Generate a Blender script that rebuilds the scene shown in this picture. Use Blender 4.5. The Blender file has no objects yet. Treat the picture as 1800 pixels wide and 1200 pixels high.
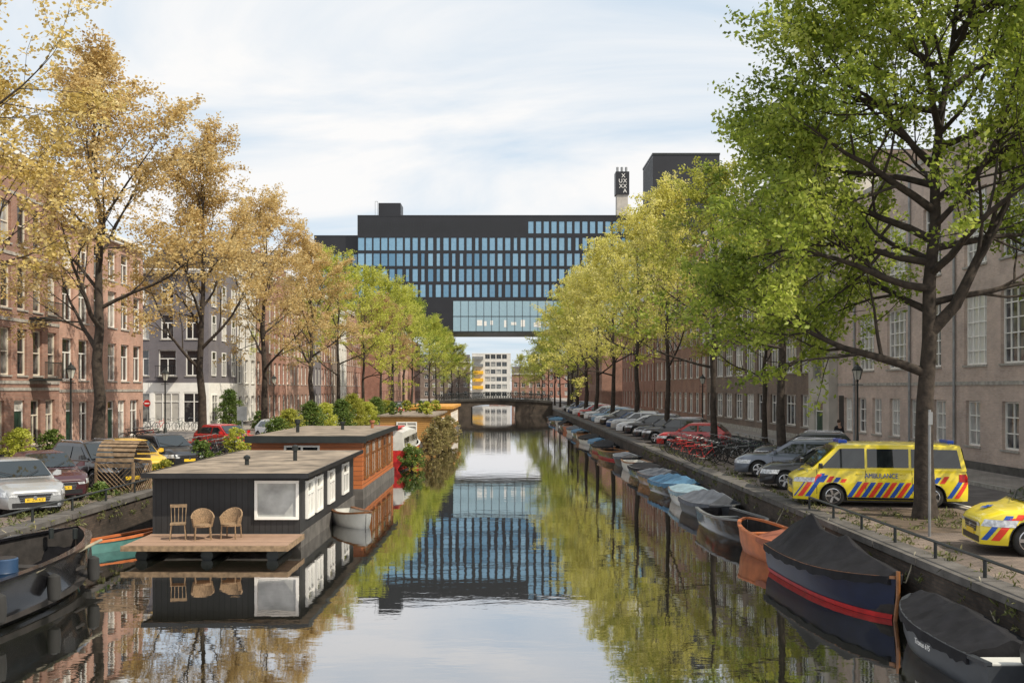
import bpy, bmesh, math, random
import numpy as np
from mathutils import Vector, Matrix
R=math.radians; PI=math.pi
S=bpy.context.scene; COL=S.collection
random.seed(11)
Q=1.2   # quay level above water

# ---------------------------------------------------------------- mesh helper
class MB:
    def __init__(s): s.v=[]; s.f=[]; s.m=[]
    def add(s,vs,fs,mi=0):
        b=len(s.v); s.v+=[tuple(v) for v in vs]; s.f+=[tuple(b+i for i in f) for f in fs]; s.m+=[mi]*len(fs); return s
    def box(s,x0,x1,y0,y1,z0,z1,mi=0):
        return s.add([(x0,y0,z0),(x1,y0,z0),(x1,y1,z0),(x0,y1,z0),(x0,y0,z1),(x1,y0,z1),(x1,y1,z1),(x0,y1,z1)],
              [(0,3,2,1),(4,5,6,7),(0,1,5,4),(1,2,6,5),(2,3,7,6),(3,0,4,7)],mi)
    def poly(s,pts,mi=0): return s.add(pts,[tuple(range(len(pts)))],mi)
    def loft(s,rings,closed=True,caps=True,mi=0):
        n=len(rings[0]); vs=[p for r in rings for p in r]; fs=[]
        for i in range(len(rings)-1):
            for j in range(n if closed else n-1):
                k=(j+1)%n; fs.append((i*n+j,i*n+k,(i+1)*n+k,(i+1)*n+j))
        if caps: fs.append(tuple(range(n))[::-1]); fs.append(tuple((len(rings)-1)*n+j for j in range(n)))
        return s.add(vs,fs,mi)
    def tube(s,pts,rs,n=8,mi=0,caps=True):
        pts=[Vector(p) for p in pts]
        if not isinstance(rs,(list,tuple)): rs=[rs]*len(pts)
        rings=[]; up=None
        for i,p in enumerate(pts):
            d=(pts[min(i+1,len(pts)-1)]-pts[max(i-1,0)]).normalized()
            if up is None: up=Vector((0,0,1)) if abs(d.z)<.9 else Vector((1,0,0))
            a=d.cross(up)
            if a.length<1e-4: a=d.cross(Vector((0,1,0)))
            a.normalize(); b=d.cross(a).normalized(); up=a.cross(d)
            rings.append([p+(a*math.cos(2*PI*k/n)+b*math.sin(2*PI*k/n))*rs[i] for k in range(n)])
        return s.loft(rings,True,caps,mi)
    def lathe(s,prof,n=16,o=(0,0,0),axis='z',mi=0):
        rings=[]
        for r,h in prof:
            ring=[]
            for k in range(n):
                c,q=r*math.cos(2*PI*k/n),r*math.sin(2*PI*k/n)
                p=(c,q,h) if axis=='z' else ((c,h,q) if axis=='y' else (h,c,q))
                ring.append((p[0]+o[0],p[1]+o[1],p[2]+o[2]))
            rings.append(ring)
        return s.loft(rings,True,True,mi)
    def mesh(s,name,smooth=False,ang=40,fix=True):
        me=bpy.data.meshes.new(name); me.from_pydata(s.v,[],s.f)
        if any(s.m): me.polygons.foreach_set('material_index',s.m)
        if fix:
            bm=bmesh.new(); bm.from_mesh(me); bmesh.ops.recalc_face_normals(bm,faces=bm.faces); bm.to_mesh(me); bm.free()
        if smooth:
            me.polygons.foreach_set('use_smooth',[True]*len(me.polygons)); me.set_sharp_from_angle(angle=R(ang))
        me.update(); return me
    def build(s,name,mats,parent=None,loc=(0,0,0),rot=(0,0,0),smooth=False,ang=40,bevel=0):
        return inst(s.mesh(name,smooth,ang),name,mats,parent,loc,rot,bevel)
def inst(me,name,mats,parent=None,loc=(0,0,0),rot=(0,0,0),bevel=0,scale=None):
    o=bpy.data.objects.new(name,me); COL.objects.link(o)
    if not isinstance(mats,(list,tuple)): mats=[mats]
    while len(me.materials)<len(mats): me.materials.append(mats[len(me.materials)])
    for i,m in enumerate(mats):
        if me.materials[i]!=m: o.material_slots[i].link='OBJECT'; o.material_slots[i].material=m
    o.parent=parent; o.location=loc; o.rotation_euler=rot
    if scale: o.scale=scale
    if bevel:
        b=o.modifiers.new('bevel','BEVEL'); b.width=bevel; b.segments=2; b.limit_method='ANGLE'
    return o
def tag(o,label,cat,group=None,kind=None):
    if label: o['label']=label
    if cat: o['category']=cat
    if group: o['group']=group
    if kind: o['kind']=kind
    return o
def thing(name,label,cat,loc=(0,0,0),rz=0,group=None):
    o=bpy.data.objects.new(name,None); COL.objects.link(o); o.empty_display_size=.3
    o.location=loc; o.rotation_euler=(0,0,rz); return tag(o,label,cat,group)
def struct(o): o['kind']='structure'; return o
ORD=['first','second','third','fourth','fifth','sixth','seventh','eighth','ninth','tenth','eleventh','twelfth','thirteenth','fourteenth','fifteenth','sixteenth','seventeenth','eighteenth','nineteenth','twentieth','twenty-first','twenty-second','twenty-third','twenty-fourth','twenty-fifth','twenty-sixth','twenty-seventh','twenty-eighth','twenty-ninth','thirtieth','thirty-first','thirty-second','thirty-third']

# ---------------------------------------------------------------- materials
def nt(name):
    m=bpy.data.materials.new(name); m.use_nodes=True; n=m.node_tree; b=n.nodes['Principled BSDF']; return m,n,b
def c4(c): return (c[0],c[1],c[2],1)
def mul(c,k): return tuple(min(1,x*k) for x in c)
def mixrgb(n,fac,a,b,blend='MIX'):
    x=n.nodes.new('ShaderNodeMix'); x.data_type='RGBA'; x.blend_type=blend
    for sock,val in ((0,fac),(6,a),(7,b)):
        if hasattr(val,'is_linked') or hasattr(val,'links'): n.links.new(val,x.inputs[sock])
        else: x.inputs[sock].default_value=c4(val) if sock else val
    return x.outputs[2]
def mat(name,col,rough=.6,metal=0,var=.2,scale=3,bump=0,bscale=30,coat=0,spec=.5):
    m,n,b=nt(name); tc=n.nodes.new('ShaderNodeTexCoord')
    no=n.nodes.new('ShaderNodeTexNoise'); no.inputs['Scale'].default_value=scale; no.inputs['Detail'].default_value=5
    n.links.new(tc.outputs['Object'],no.inputs['Vector'])
    rp=n.nodes.new('ShaderNodeValToRGB'); rp.color_ramp.elements[0].position=.3; rp.color_ramp.elements[1].position=.7
    rp.color_ramp.elements[0].color=c4(mul(col,1-var)); rp.color_ramp.elements[1].color=c4(mul(col,1+var))
    n.links.new(no.outputs[0],rp.inputs[0]); n.links.new(rp.outputs[0],b.inputs['Base Color'])
    b.inputs['Roughness'].default_value=rough; b.inputs['Metallic'].default_value=metal
    b.inputs['Specular IOR Level'].default_value=spec
    if coat: b.inputs['Coat Weight'].default_value=coat; b.inputs['Coat Roughness'].default_value=.05
    if bump:
        n2=n.nodes.new('ShaderNodeTexNoise'); n2.inputs['Scale'].default_value=bscale; n2.inputs['Detail'].default_value=4
        n.links.new(tc.outputs['Object'],n2.inputs['Vector'])
        bp=n.nodes.new('ShaderNodeBump'); bp.inputs['Strength'].default_value=bump; bp.inputs['Distance'].default_value=.02
        n.links.new(n2.outputs[0],bp.inputs['Height']); n.links.new(bp.outputs[0],b.inputs['Normal'])
    return m
def brick(name,c1,c2,mortar,bw=.22,rh=.07,ms=.008,rough=.85,flat=False,var=.45):
    m,n,b=nt(name); tc=n.nodes.new('ShaderNodeTexCoord'); sp=n.nodes.new('ShaderNodeSeparateXYZ'); cb=n.nodes.new('ShaderNodeCombineXYZ')
    n.links.new(tc.outputs['Object'],sp.inputs[0])
    if flat: n.links.new(sp.outputs[0],cb.inputs[0]); n.links.new(sp.outputs[1],cb.inputs[1])
    else:
        ad=n.nodes.new('ShaderNodeMath'); n.links.new(sp.outputs[0],ad.inputs[0]); n.links.new(sp.outputs[1],ad.inputs[1])
        n.links.new(ad.outputs[0],cb.inputs[0]); n.links.new(sp.outputs[2],cb.inputs[1])
    br=n.nodes.new('ShaderNodeTexBrick'); br.inputs['Scale'].default_value=1; br.inputs['Brick Width'].default_value=bw
    br.inputs['Row Height'].default_value=rh; br.inputs['Mortar Size'].default_value=ms
    br.inputs['Color1'].default_value=c4(c1); br.inputs['Color2'].default_value=c4(c2); br.inputs['Mortar'].default_value=c4(mortar)
    n.links.new(cb.outputs[0],br.inputs['Vector'])
    no=n.nodes.new('ShaderNodeTexNoise'); no.inputs['Scale'].default_value=.6; no.inputs['Detail'].default_value=8; no.inputs['Roughness'].default_value=.7
    n.links.new(tc.outputs['Object'],no.inputs['Vector'])
    rp=n.nodes.new('ShaderNodeValToRGB'); rp.color_ramp.elements[0].position=.3; rp.color_ramp.elements[1].position=.72
    rp.color_ramp.elements[0].color=c4((1-var,)*3); rp.color_ramp.elements[1].color=(1.1,1.08,1.05,1)
    n.links.new(no.outputs[0],rp.inputs[0])
    n.links.new(mixrgb(n,1.0,br.outputs[0],rp.outputs[0],'MULTIPLY'),b.inputs['Base Color'])
    b.inputs['Roughness'].default_value=rough
    bp=n.nodes.new('ShaderNodeBump'); bp.inputs['Strength'].default_value=.4; bp.inputs['Distance'].default_value=.008; bp.invert=True
    n.links.new(br.outputs[1],bp.inputs['Height']); n.links.new(bp.outputs[0],b.inputs['Normal'])
    return m
def planks(name,c,width=.14,axis=0,var=.3,rough=.75):
    m,n,b=nt(name); tc=n.nodes.new('ShaderNodeTexCoord'); sp=n.nodes.new('ShaderNodeSeparateXYZ'); n.links.new(tc.outputs['Object'],sp.inputs[0])
    if axis==3:
        ad=n.nodes.new('ShaderNodeMath'); n.links.new(sp.outputs[0],ad.inputs[0]); n.links.new(sp.outputs[1],ad.inputs[1]); src=ad.outputs[0]
    else: src=sp.outputs[axis]
    dv=n.nodes.new('ShaderNodeMath'); dv.operation='DIVIDE'; dv.inputs[1].default_value=width; n.links.new(src,dv.inputs[0])
    fr=n.nodes.new('ShaderNodeMath'); fr.operation='FRACT'; n.links.new(dv.outputs[0],fr.inputs[0])
    fl=n.nodes.new('ShaderNodeMath'); fl.operation='FLOOR'; n.links.new(dv.outputs[0],fl.inputs[0])
    wn=n.nodes.new('ShaderNodeTexWhiteNoise'); wn.noise_dimensions='1D'; n.links.new(fl.outputs[0],wn.inputs['W'])
    gp=n.nodes.new('ShaderNodeMath'); gp.operation='GREATER_THAN'; gp.inputs[1].default_value=.1; n.links.new(fr.outputs[0],gp.inputs[0])
    col=mixrgb(n,wn.outputs[0],mul(c,1-var),mul(c,1+var))
    no=n.nodes.new('ShaderNodeTexNoise'); no.inputs['Scale'].default_value=4; no.inputs['Detail'].default_value=6; n.links.new(tc.outputs['Object'],no.inputs['Vector'])
    col=mixrgb(n,.5,col,mixrgb(n,no.outputs[0],mul(c,.5),mul(c,1.4)))
    n.links.new(mixrgb(n,gp.outputs[0],mul(c,.3),col),b.inputs['Base Color'])
    bp=n.nodes.new('ShaderNodeBump'); bp.inputs['Distance'].default_value=.01; n.links.new(gp.outputs[0],bp.inputs['Height']); n.links.new(bp.outputs[0],b.inputs['Normal'])
    b.inputs['Roughness'].default_value=rough; return m
def glassmat(name,dark,light,lo=.45,hi=.6,rough=.06,spec=1.0,metal=.0):
    m,n,b=nt(name); oi=n.nodes.new('ShaderNodeObjectInfo'); tc=n.nodes.new('ShaderNodeTexCoord')
    rp=n.nodes.new('ShaderNodeValToRGB'); rp.color_ramp.elements[0].position=lo; rp.color_ramp.elements[1].position=hi
    rp.color_ramp.elements[0].color=c4(dark); rp.color_ramp.elements[1].color=c4(light)
    no=n.nodes.new('ShaderNodeTexNoise'); no.inputs['Scale'].default_value=1.3; n.links.new(tc.outputs['Object'],no.inputs['Vector'])
    ad=n.nodes.new('ShaderNodeMath'); ad.operation='MULTIPLY_ADD'; ad.inputs[1].default_value=.5; n.links.new(no.outputs[0],ad.inputs[0])
    m2=n.nodes.new('ShaderNodeMath'); m2.operation='MULTIPLY_ADD'; m2.inputs[1].default_value=.7; m2.inputs[2].default_value=-.1; n.links.new(oi.outputs['Random'],m2.inputs[0])
    n.links.new(m2.outputs[0],ad.inputs[2]); n.links.new(ad.outputs[0],rp.inputs[0]); n.links.new(rp.outputs[0],b.inputs['Base Color'])
    b.inputs['Roughness'].default_value=rough; b.inputs['IOR'].default_value=1.9; b.inputs['Specular IOR Level'].default_value=spec*.5; b.inputs['Metallic'].default_value=metal
    n3=n.nodes.new('ShaderNodeTexNoise'); n3.inputs['Scale'].default_value=2.5; n.links.new(tc.outputs['Object'],n3.inputs['Vector'])
    bp=n.nodes.new('ShaderNodeBump'); bp.inputs['Strength'].default_value=.25; bp.inputs['Distance'].default_value=.02
    n.links.new(n3.outputs[0],bp.inputs['Height']); n.links.new(bp.outputs[0],b.inputs['Normal'])
    return m
def leafmat(name,cols,trans=.5):
    m,n,b=nt(name); out=n.nodes['Material Output']; g=n.nodes.new('ShaderNodeNewGeometry'); tc=n.nodes.new('ShaderNodeTexCoord')
    no=n.nodes.new('ShaderNodeTexNoise'); no.inputs['Scale'].default_value=.45; no.inputs['Detail'].default_value=3; n.links.new(tc.outputs['Object'],no.inputs['Vector'])
    a=n.nodes.new('ShaderNodeMath'); a.operation='MULTIPLY_ADD'; a.inputs[1].default_value=.6; n.links.new(g.outputs['Random Per Island'],a.inputs[0])
    a2=n.nodes.new('ShaderNodeMath'); a2.operation='MULTIPLY_ADD'; a2.inputs[1].default_value=1.3; a2.inputs[2].default_value=-.4; n.links.new(no.outputs[0],a2.inputs[0]); n.links.new(a2.outputs[0],a.inputs[2])
    rp=n.nodes.new('ShaderNodeValToRGB'); e=rp.color_ramp.elements
    for i,c in enumerate(cols):
        if i==0: e[0].position=0; e[0].color=c4(c)
        elif i==len(cols)-1: e[-1].position=1; e[-1].color=c4(c)
        else: q=e.new(i/(len(cols)-1)); q.color=c4(c)
    n.links.new(a.outputs[0],rp.inputs[0])
    n.links.new(rp.outputs[0],b.inputs['Base Color']); b.inputs['Roughness'].default_value=.5; b.inputs['Specular IOR Level'].default_value=.35
    t=n.nodes.new('ShaderNodeBsdfTranslucent'); n.links.new(rp.outputs[0],t.inputs[0])
    mx=n.nodes.new('ShaderNodeMixShader'); mx.inputs[0].default_value=trans
    n.links.new(b.outputs[0],mx.inputs[1]); n.links.new(t.outputs[0],mx.inputs[2]); n.links.new(mx.outputs[0],out.inputs['Surface'])
    return m
M={}
M['white']=mat('white_paint',(.8,.79,.76),.5,var=.06)
M['cream']=mat('cream_paint',(.64,.58,.49),.6,var=.1)
M['black']=mat('black_paint',(.018,.018,.02),.4,var=.3)
M['rubber']=mat('tyre_rubber',(.02,.02,.02),.85)
M['chrome']=mat('alloy',(.6,.6,.62),.22,.95,var=.1)
M['dkmetal']=mat('dark_metal',(.03,.035,.035),.45,.3)
M['steel']=mat('grey_steel',(.28,.29,.3),.45,.5)
M['carglass']=mat('car_glass',(.015,.02,.022),.03,spec=1,var=.1)
M['lampglass']=mat('headlight_glass',(.5,.52,.55),.08,var=.5,scale=14,spec=1,coat=1)
M['red_lens']=mat('red_lens',(.4,.01,.01),.15)
M['plate']=mat('yellow_plate',(.75,.5,.03),.5,var=.04)
M['ink']=mat('black_ink',(.01,.01,.012),.6)
M['bark']=mat('bark',(.042,.032,.025),.95,var=.5,scale=5,bump=1,bscale=14)
M['stone']=mat('stone',(.34,.32,.29),.85,var=.3,scale=4,bump=.4)
M['concrete']=mat('pale_concrete',(.45,.42,.38),.85,var=.2,scale=.8,bump=.2)
M['dkstone']=mat('dark_stone',(.095,.088,.082),.9,var=.4,scale=2,bump=.5)
M['bridgestone']=mat('bridge_stone',(.05,.046,.042),.9,var=.4,scale=1,bump=.4)
M['asphalt']=mat('asphalt',(.12,.105,.10),.9,var=.3,scale=2,bump=.3,bscale=60)
M['soil']=mat('tree_bed_soil',(.09,.065,.045),.95,var=.5,scale=2.5,bump=1,bscale=20)
M['roof']=mat('roof_tile',(.07,.06,.058),.85,var=.3,scale=5)
M['felt']=mat('roof_felt',(.22,.18,.14),.9,var=.55,scale=1.1,bump=.5,bscale=8)
M['glass']=glassmat('window_glass',(.012,.016,.02),(.45,.44,.41),.5,.75)
M['glassbright']=glassmat('bright_window_glass',(.03,.035,.045),(.6,.6,.58),.3,.8)
M['glassdark']=glassmat('office_glass',(.06,.19,.33),(.2,.38,.54),.2,.9)
M['glassblue']=glassmat('storey_glass',(.14,.26,.34),(.26,.4,.48),.2,.8)
M['wicker']=mat('wicker',(.25,.165,.095),.8,var=.45,scale=30,bump=.8,bscale=60)
M['deck']=planks('deck_planks',(.34,.22,.155),.14,1,.35)
M['blackboards']=planks('black_boards',(.026,.026,.028),.17,3,.3,.6)
M['redwood']=planks('red_wood_boards',(.40,.125,.04),.2,2,.25,.45)
M['ochre']=planks('ochre_boards',(.42,.22,.06),.16,2,.2,.6)
M['curtain']=mat('pale_blind',(.42,.43,.42),.15,var=.35,scale=1.6,spec=.8)
M['canvas']=mat('black_canvas',(.013,.013,.016),.8,var=.4,scale=3,bump=.8,bscale=4,spec=.25)
M['canvasgrey']=mat('grey_canvas',(.085,.095,.115),.8,var=.35,scale=3,bump=.8,bscale=4)
M['canvasblue']=mat('blue_canvas',(.06,.16,.27),.75,var=.35,scale=3,bump=.8,bscale=4)
M['canvaspale']=mat('pale_blue_canvas',(.2,.29,.34),.75,var=.3,scale=3,bump=.8,bscale=4)
M['canvasred']=mat('rust_canvas',(.3,.1,.055),.75,var=.3,scale=3,bump=.8,bscale=4)
M['hullblue']=mat('blue_hull_paint',(.006,.011,.036),.38,var=.25,spec=.4)
M['hullblack']=mat('black_hull_paint',(.008,.008,.010),.22,coat=.5,var=.4)
M['hullgrey']=mat('grey_hull_paint',(.035,.04,.048),.4,var=.25)
M['hullwhite']=mat('white_hull_paint',(.6,.6,.57),.35,var=.12)
M['hullorange']=mat('orange_hull_paint',(.5,.15,.05),.5,var=.25)
M['hullwood']=mat('varnished_wood',(.22,.09,.03),.35,var=.35,scale=6,coat=.4)
M['red']=mat('red_paint',(.45,.015,.015),.5,var=.3)
M['teal']=mat('turquoise_paint',(.07,.19,.18),.5,var=.2)
M['boatfloor']=mat('boat_floor',(.022,.019,.018),.85,var=.6,scale=4,bump=.3)
M['bluebarrel']=mat('blue_barrel',(.02,.05,.11),.4)
M['rope']=mat('rope',(.3,.27,.2),.9)
M['skin']=mat('skin',(.45,.28,.2),.6,var=.05)
M['cloth']=mat('dark_cloth',(.02,.02,.025),.9)
M['hair']=mat('brown_hair',(.05,.03,.02),.8)
M['lattice']=mat('weathered_wood',(.22,.15,.09),.85,var=.4,scale=8)
M['blue']=mat('livery_blue',(.02,.09,.42),.35,var=.05)
M['fluored']=mat('livery_red',(.8,.06,.03),.35,var=.05)
M['bluelamp']=mat('blue_lamp',(.02,.08,.5),.15)
M['terracotta']=mat('terracotta',(.35,.14,.07),.8)
M['lanternglass']=mat('lantern_glass',(.5,.5,.45),.15)
M['doorgreen']=mat('green_door',(.02,.06,.04),.4)
M['balcyellow']=mat('balcony_yellow',(.75,.42,.03),.6)
BR={}
BR['brown']=brick('brown_brick',(.28,.13,.09),(.38,.19,.14),(.38,.33,.29))
BR['pink']=brick('pink_brick',(.48,.25,.185),(.58,.32,.24),(.52,.46,.41))
BR['red']=brick('red_brick',(.32,.12,.08),(.40,.17,.115),(.38,.33,.30))
BR['dark']=brick('dark_brick',(.17,.12,.095),(.24,.17,.135),(.29,.26,.24))
BR['beige']=brick('beige_brick',(.52,.40,.345),(.62,.49,.43),(.56,.51,.47),var=.4)
BR['grey']=brick('grey_plaster',(.16,.15,.17),(.17,.16,.18),(.16,.15,.17),var=.3)
BR['white']=brick('white_plaster',(.66,.65,.63),(.67,.66,.64),(.66,.65,.63),var=.25)
BR['quay']=brick('quay_brick',(.07,.052,.04),(.12,.088,.068),(.06,.056,.05),var=.8)
BR['paver']=brick('street_paver',(.18,.14,.12),(.26,.205,.175),(.095,.085,.07),.2,.1,.008,flat=True,var=.6)
BR['greypaver']=brick('grey_paver',(.27,.24,.22),(.34,.31,.285),(.17,.15,.14),.3,.3,.01,flat=True,var=.4)
LF={}
LF['orange']=leafmat('bronze_leaves',[(.24,.135,.04),(.53,.37,.14),(.68,.52,.23),(.78,.66,.38)])
LF['gold']=leafmat('golden_leaves',[(.26,.17,.04),(.58,.44,.13),(.72,.58,.24),(.8,.69,.38)])
LF['lime']=leafmat('lime_leaves',[(.18,.20,.02),(.42,.46,.06),(.56,.58,.11),(.66,.63,.2)])
LF['yellow']=leafmat('yellow_leaves',[(.28,.27,.04),(.58,.55,.11),(.72,.67,.2),(.8,.74,.34)])
LF['green']=leafmat('green_leaves',[(.055,.08,.012),(.20,.27,.035),(.36,.43,.06),(.52,.56,.13)])
LF['olive']=leafmat('olive_leaves',[(.13,.14,.02),(.32,.34,.05),(.45,.45,.08),(.55,.52,.17)])
LF['bush']=leafmat('bush_leaves',[(.03,.055,.01),(.07,.13,.02),(.14,.2,.04),(.26,.3,.08)],.25)
LF['weed']=leafmat('weed_leaves',[(.04,.045,.015),(.09,.11,.03),(.16,.17,.06),(.25,.22,.1)],.25)
LF['reed']=leafmat('reed_leaves',[(.1,.07,.03),(.26,.2,.09),(.24,.22,.07),(.42,.34,.18)],.25)
LF['pinkish']=leafmat('rusty_leaves',[(.22,.12,.06),(.44,.27,.14),(.52,.37,.17),(.58,.46,.24)])

# ---------------------------------------------------------------- world, sun, camera
w=bpy.data.worlds.new('World'); S.world=w; w.use_nodes=True; n=w.node_tree
bg=n.nodes['Background']; sky=n.nodes.new('ShaderNodeTexSky'); sky.sky_type='NISHITA'; sky.sun_disc=False
SUN=Vector((.70,-.44,.95)).normalized(); el=math.asin(SUN.z); az=math.atan2(SUN.x,SUN.y)
sky.sun_elevation=el; sky.sun_rotation=az; sky.air_density=1.0; sky.dust_density=1.5
tc=n.nodes.new('ShaderNodeTexCoord'); sp=n.nodes.new('ShaderNodeSeparateXYZ'); n.links.new(tc.outputs['Generated'],sp.inputs[0])
zz=n.nodes.new('ShaderNodeMath'); zz.operation='ABSOLUTE'; n.links.new(sp.outputs[2],zz.inputs[0])
za=n.nodes.new('ShaderNodeMath'); za.inputs[1].default_value=.22; n.links.new(zz.outputs[0],za.inputs[0])
dx=n.nodes.new('ShaderNodeMath'); dx.operation='DIVIDE'; n.links.new(sp.outputs[0],dx.inputs[0]); n.links.new(za.outputs[0],dx.inputs[1])
dy=n.nodes.new('ShaderNodeMath'); dy.operation='DIVIDE'; n.links.new(sp.outputs[1],dy.inputs[0]); n.links.new(za.outputs[0],dy.inputs[1])
cb=n.nodes.new('ShaderNodeCombineXYZ'); n.links.new(dx.outputs[0],cb.inputs[0]); n.links.new(dy.outputs[0],cb.inputs[1])
mp=n.nodes.new('ShaderNodeMapping'); mp.inputs['Scale'].default_value=(.75,1.5,1); mp.inputs['Rotation'].default_value=(0,0,R(24)); mp.inputs['Location'].default_value=(1.3,.6,0); n.links.new(cb.outputs[0],mp.inputs[0])
no=n.nodes.new('ShaderNodeTexNoise'); no.inputs['Scale'].default_value=1.15; no.inputs['Detail'].default_value=8; no.inputs['Roughness'].default_value=.55; no.inputs['Distortion'].default_value=.7
n.links.new(mp.outputs[0],no.inputs['Vector'])
rp=n.nodes.new('ShaderNodeValToRGB'); rp.color_ramp.elements[0].position=.33; rp.color_ramp.elements[1].position=.57
rp.color_ramp.elements[0].color=(.08,.08,.08,1); rp.color_ramp.elements[1].color=(1,1,1,1)
n.links.new(no.outputs[0],rp.inputs[0])
sc=mixrgb(n,.75,sky.outputs[0],(5.9,7.5,9.0))
n.links.new(mixrgb(n,rp.outputs[0],sc,(8.9,8.85,8.8)),bg.inputs[0]); bg.inputs[1].default_value=.11
L=bpy.data.lights.new('Sun','SUN'); L.energy=5.0; L.angle=R(.6); L.color=(1,.90,.73)
lo=bpy.data.objects.new('Sun',L); COL.objects.link(lo); lo.rotation_euler=SUN.to_track_quat('Z','Y').to_euler()
cam=bpy.data.cameras.new('Camera'); co=bpy.data.objects.new('Camera',cam); COL.objects.link(co)
co.location=(0,0,4.7); co.rotation_euler=(R(90),0,0); cam.lens=35; cam.sensor_width=36; cam.shift_x=.0083; cam.shift_y=.0461; cam.clip_end=3000; cam.clip_start=.2
S.camera=co; S.view_settings.view_transform='Standard'; S.view_settings.look='None'

# ---------------------------------------------------------------- setting
XL,XR=-12.0,8.5
def sheet(name,x0,x1,y0,y1,z,m):
    return struct(MB().add([(x0,y0,z),(x1,y0,z),(x1,y1,z),(x0,y1,z)],[(0,1,2,3)]).build(name,m))
sheet('canal_bed',-30,30,-40,420,-2.2,M['dkstone'])
m,nn,b=nt('canal_water'); out=nn.nodes['Material Output']
tcw=nn.nodes.new('ShaderNodeTexCoord')
b.inputs['Base Color'].default_value=(.012,.013,.009,1); b.inputs['Roughness'].default_value=.3; b.inputs['Specular IOR Level'].default_value=0
gl=nn.nodes.new('ShaderNodeBsdfGlossy'); gl.inputs['Roughness'].default_value=.015; gl.inputs['Color'].default_value=(.94,.94,.96,1)
lw=nn.nodes.new('ShaderNodeLayerWeight'); lw.inputs[0].default_value=.5
rw=nn.nodes.new('ShaderNodeMapRange'); rw.inputs[1].default_value=.55; rw.inputs[2].default_value=.97; rw.inputs[3].default_value=.42; rw.inputs[4].default_value=.91
nn.links.new(lw.outputs['Facing'],rw.inputs[0])
mx=nn.nodes.new('ShaderNodeMixShader'); nn.links.new(rw.outputs[0],mx.inputs[0]); nn.links.new(b.outputs[0],mx.inputs[1]); nn.links.new(gl.outputs[0],mx.inputs[2]); nn.links.new(mx.outputs[0],out.inputs[0])
mpw=nn.nodes.new('ShaderNodeMapping'); mpw.inputs['Scale'].default_value=(.8,1.6,1); nn.links.new(tcw.outputs['Object'],mpw.inputs[0])
nw=nn.nodes.new('ShaderNodeTexNoise'); nw.inputs['Scale'].default_value=.8; nw.inputs['Detail'].default_value=2.5; nn.links.new(mpw.outputs[0],nw.inputs['Vector'])
nw2=nn.nodes.new('ShaderNodeTexNoise'); nw2.inputs['Scale'].default_value=6; nw2.inputs['Detail'].default_value=2; nn.links.new(mpw.outputs[0],nw2.inputs['Vector'])
nw3=nn.nodes.new('ShaderNodeTexNoise'); nw3.inputs['Scale'].default_value=.08; nn.links.new(tcw.outputs['Object'],nw3.inputs['Vector'])
mm=nn.nodes.new('ShaderNodeMath'); mm.operation='MULTIPLY'; nn.links.new(nw2.outputs[0],mm.inputs[0]); nn.links.new(nw3.outputs[0],mm.inputs[1])
ma=nn.nodes.new('ShaderNodeMath'); ma.operation='MULTIPLY_ADD'; ma.inputs[1].default_value=.24; nn.links.new(mm.outputs[0],ma.inputs[0]); nn.links.new(nw.outputs[0],ma.inputs[2])
bpw=nn.nodes.new('ShaderNodeBump'); bpw.inputs['Strength'].default_value=.4; bpw.inputs['Distance'].default_value=.0075; nn.links.new(ma.outputs[0],bpw.inputs['Height']); nn.links.new(bpw.outputs[0],gl.inputs['Normal'])
sheet('canal_water',-12.2,8.7,-40,420,0,m)
sheet('ground',-900,XL-.3,-60,2400,Q-.004,BR['greypaver']); sheet('ground',XR+.3,900,-60,2400,Q-.004,BR['greypaver']); sheet('ground',XL-.3,XR+.3,419,2400,Q-.004,M['asphalt'])
sheet('parking_strip',-17.6,XL-.3,-20,175,Q,BR['paver']); sheet('road',-22.2,-17.6,-20,400,Q+.002,BR['paver'])
sheet('parking_strip',XR+.3,13.3,-20,175,Q,BR['paver']); sheet('road',13.42,17.05,-20,400,Q+.002,M['asphalt'])
sheet('tree_bed',10.0,12.9,24.2,28.8,Q+.006,M['soil'])
def sl(name,x0,x1,y0,y1,z0,z1,m): return struct(MB().box(x0,x1,y0,y1,z0,z1).build(name,m))
sl('pavement',17.2,19.8,-20,400,Q-.1,Q+.12,BR['greypaver']); sl('kerb',17.05,17.2,-20,400,Q-.1,Q+.13,M['stone'])
sl('pavement',-25,-22.35,-20,69,Q-.1,Q+.12,BR['greypaver']); sl('kerb',-22.35,-22.2,-20,69,Q-.1,Q+.13,M['stone'])
sl('pavement',-25,-22.35,84,400,Q-.1,Q+.12,BR['greypaver']); sl('kerb',-22.35,-22.2,84,400,Q-.1,Q+.13,M['stone'])
sl('kerb',13.3,13.42,-20,400,Q-.1,Q+.06,M['stone'])
struct(MB().box(13.75,13.87,22,150,Q+.003,Q+.007).build('road_marking',M['white']))
for nm,x0,x1,cx0,cx1 in (('left',XL-.5,XL,XL-.55,XL+.06),('right',XR,XR+.5,XR-.06,XR+.55)):
    t=thing('quay_wall','dark brick quay wall with stone coping along the %s bank'%nm,'quay wall')
    MB().box(x0,x1,-30,418,-2,Q-.12).build('wall',BR['quay'],t)
    g=MB(); y=-30
    while y<418: g.box(cx0,cx1,y,y+2.36,Q-.12,Q+.03); y+=2.4
    g.build('coping',M['dkstone'],t)

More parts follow.
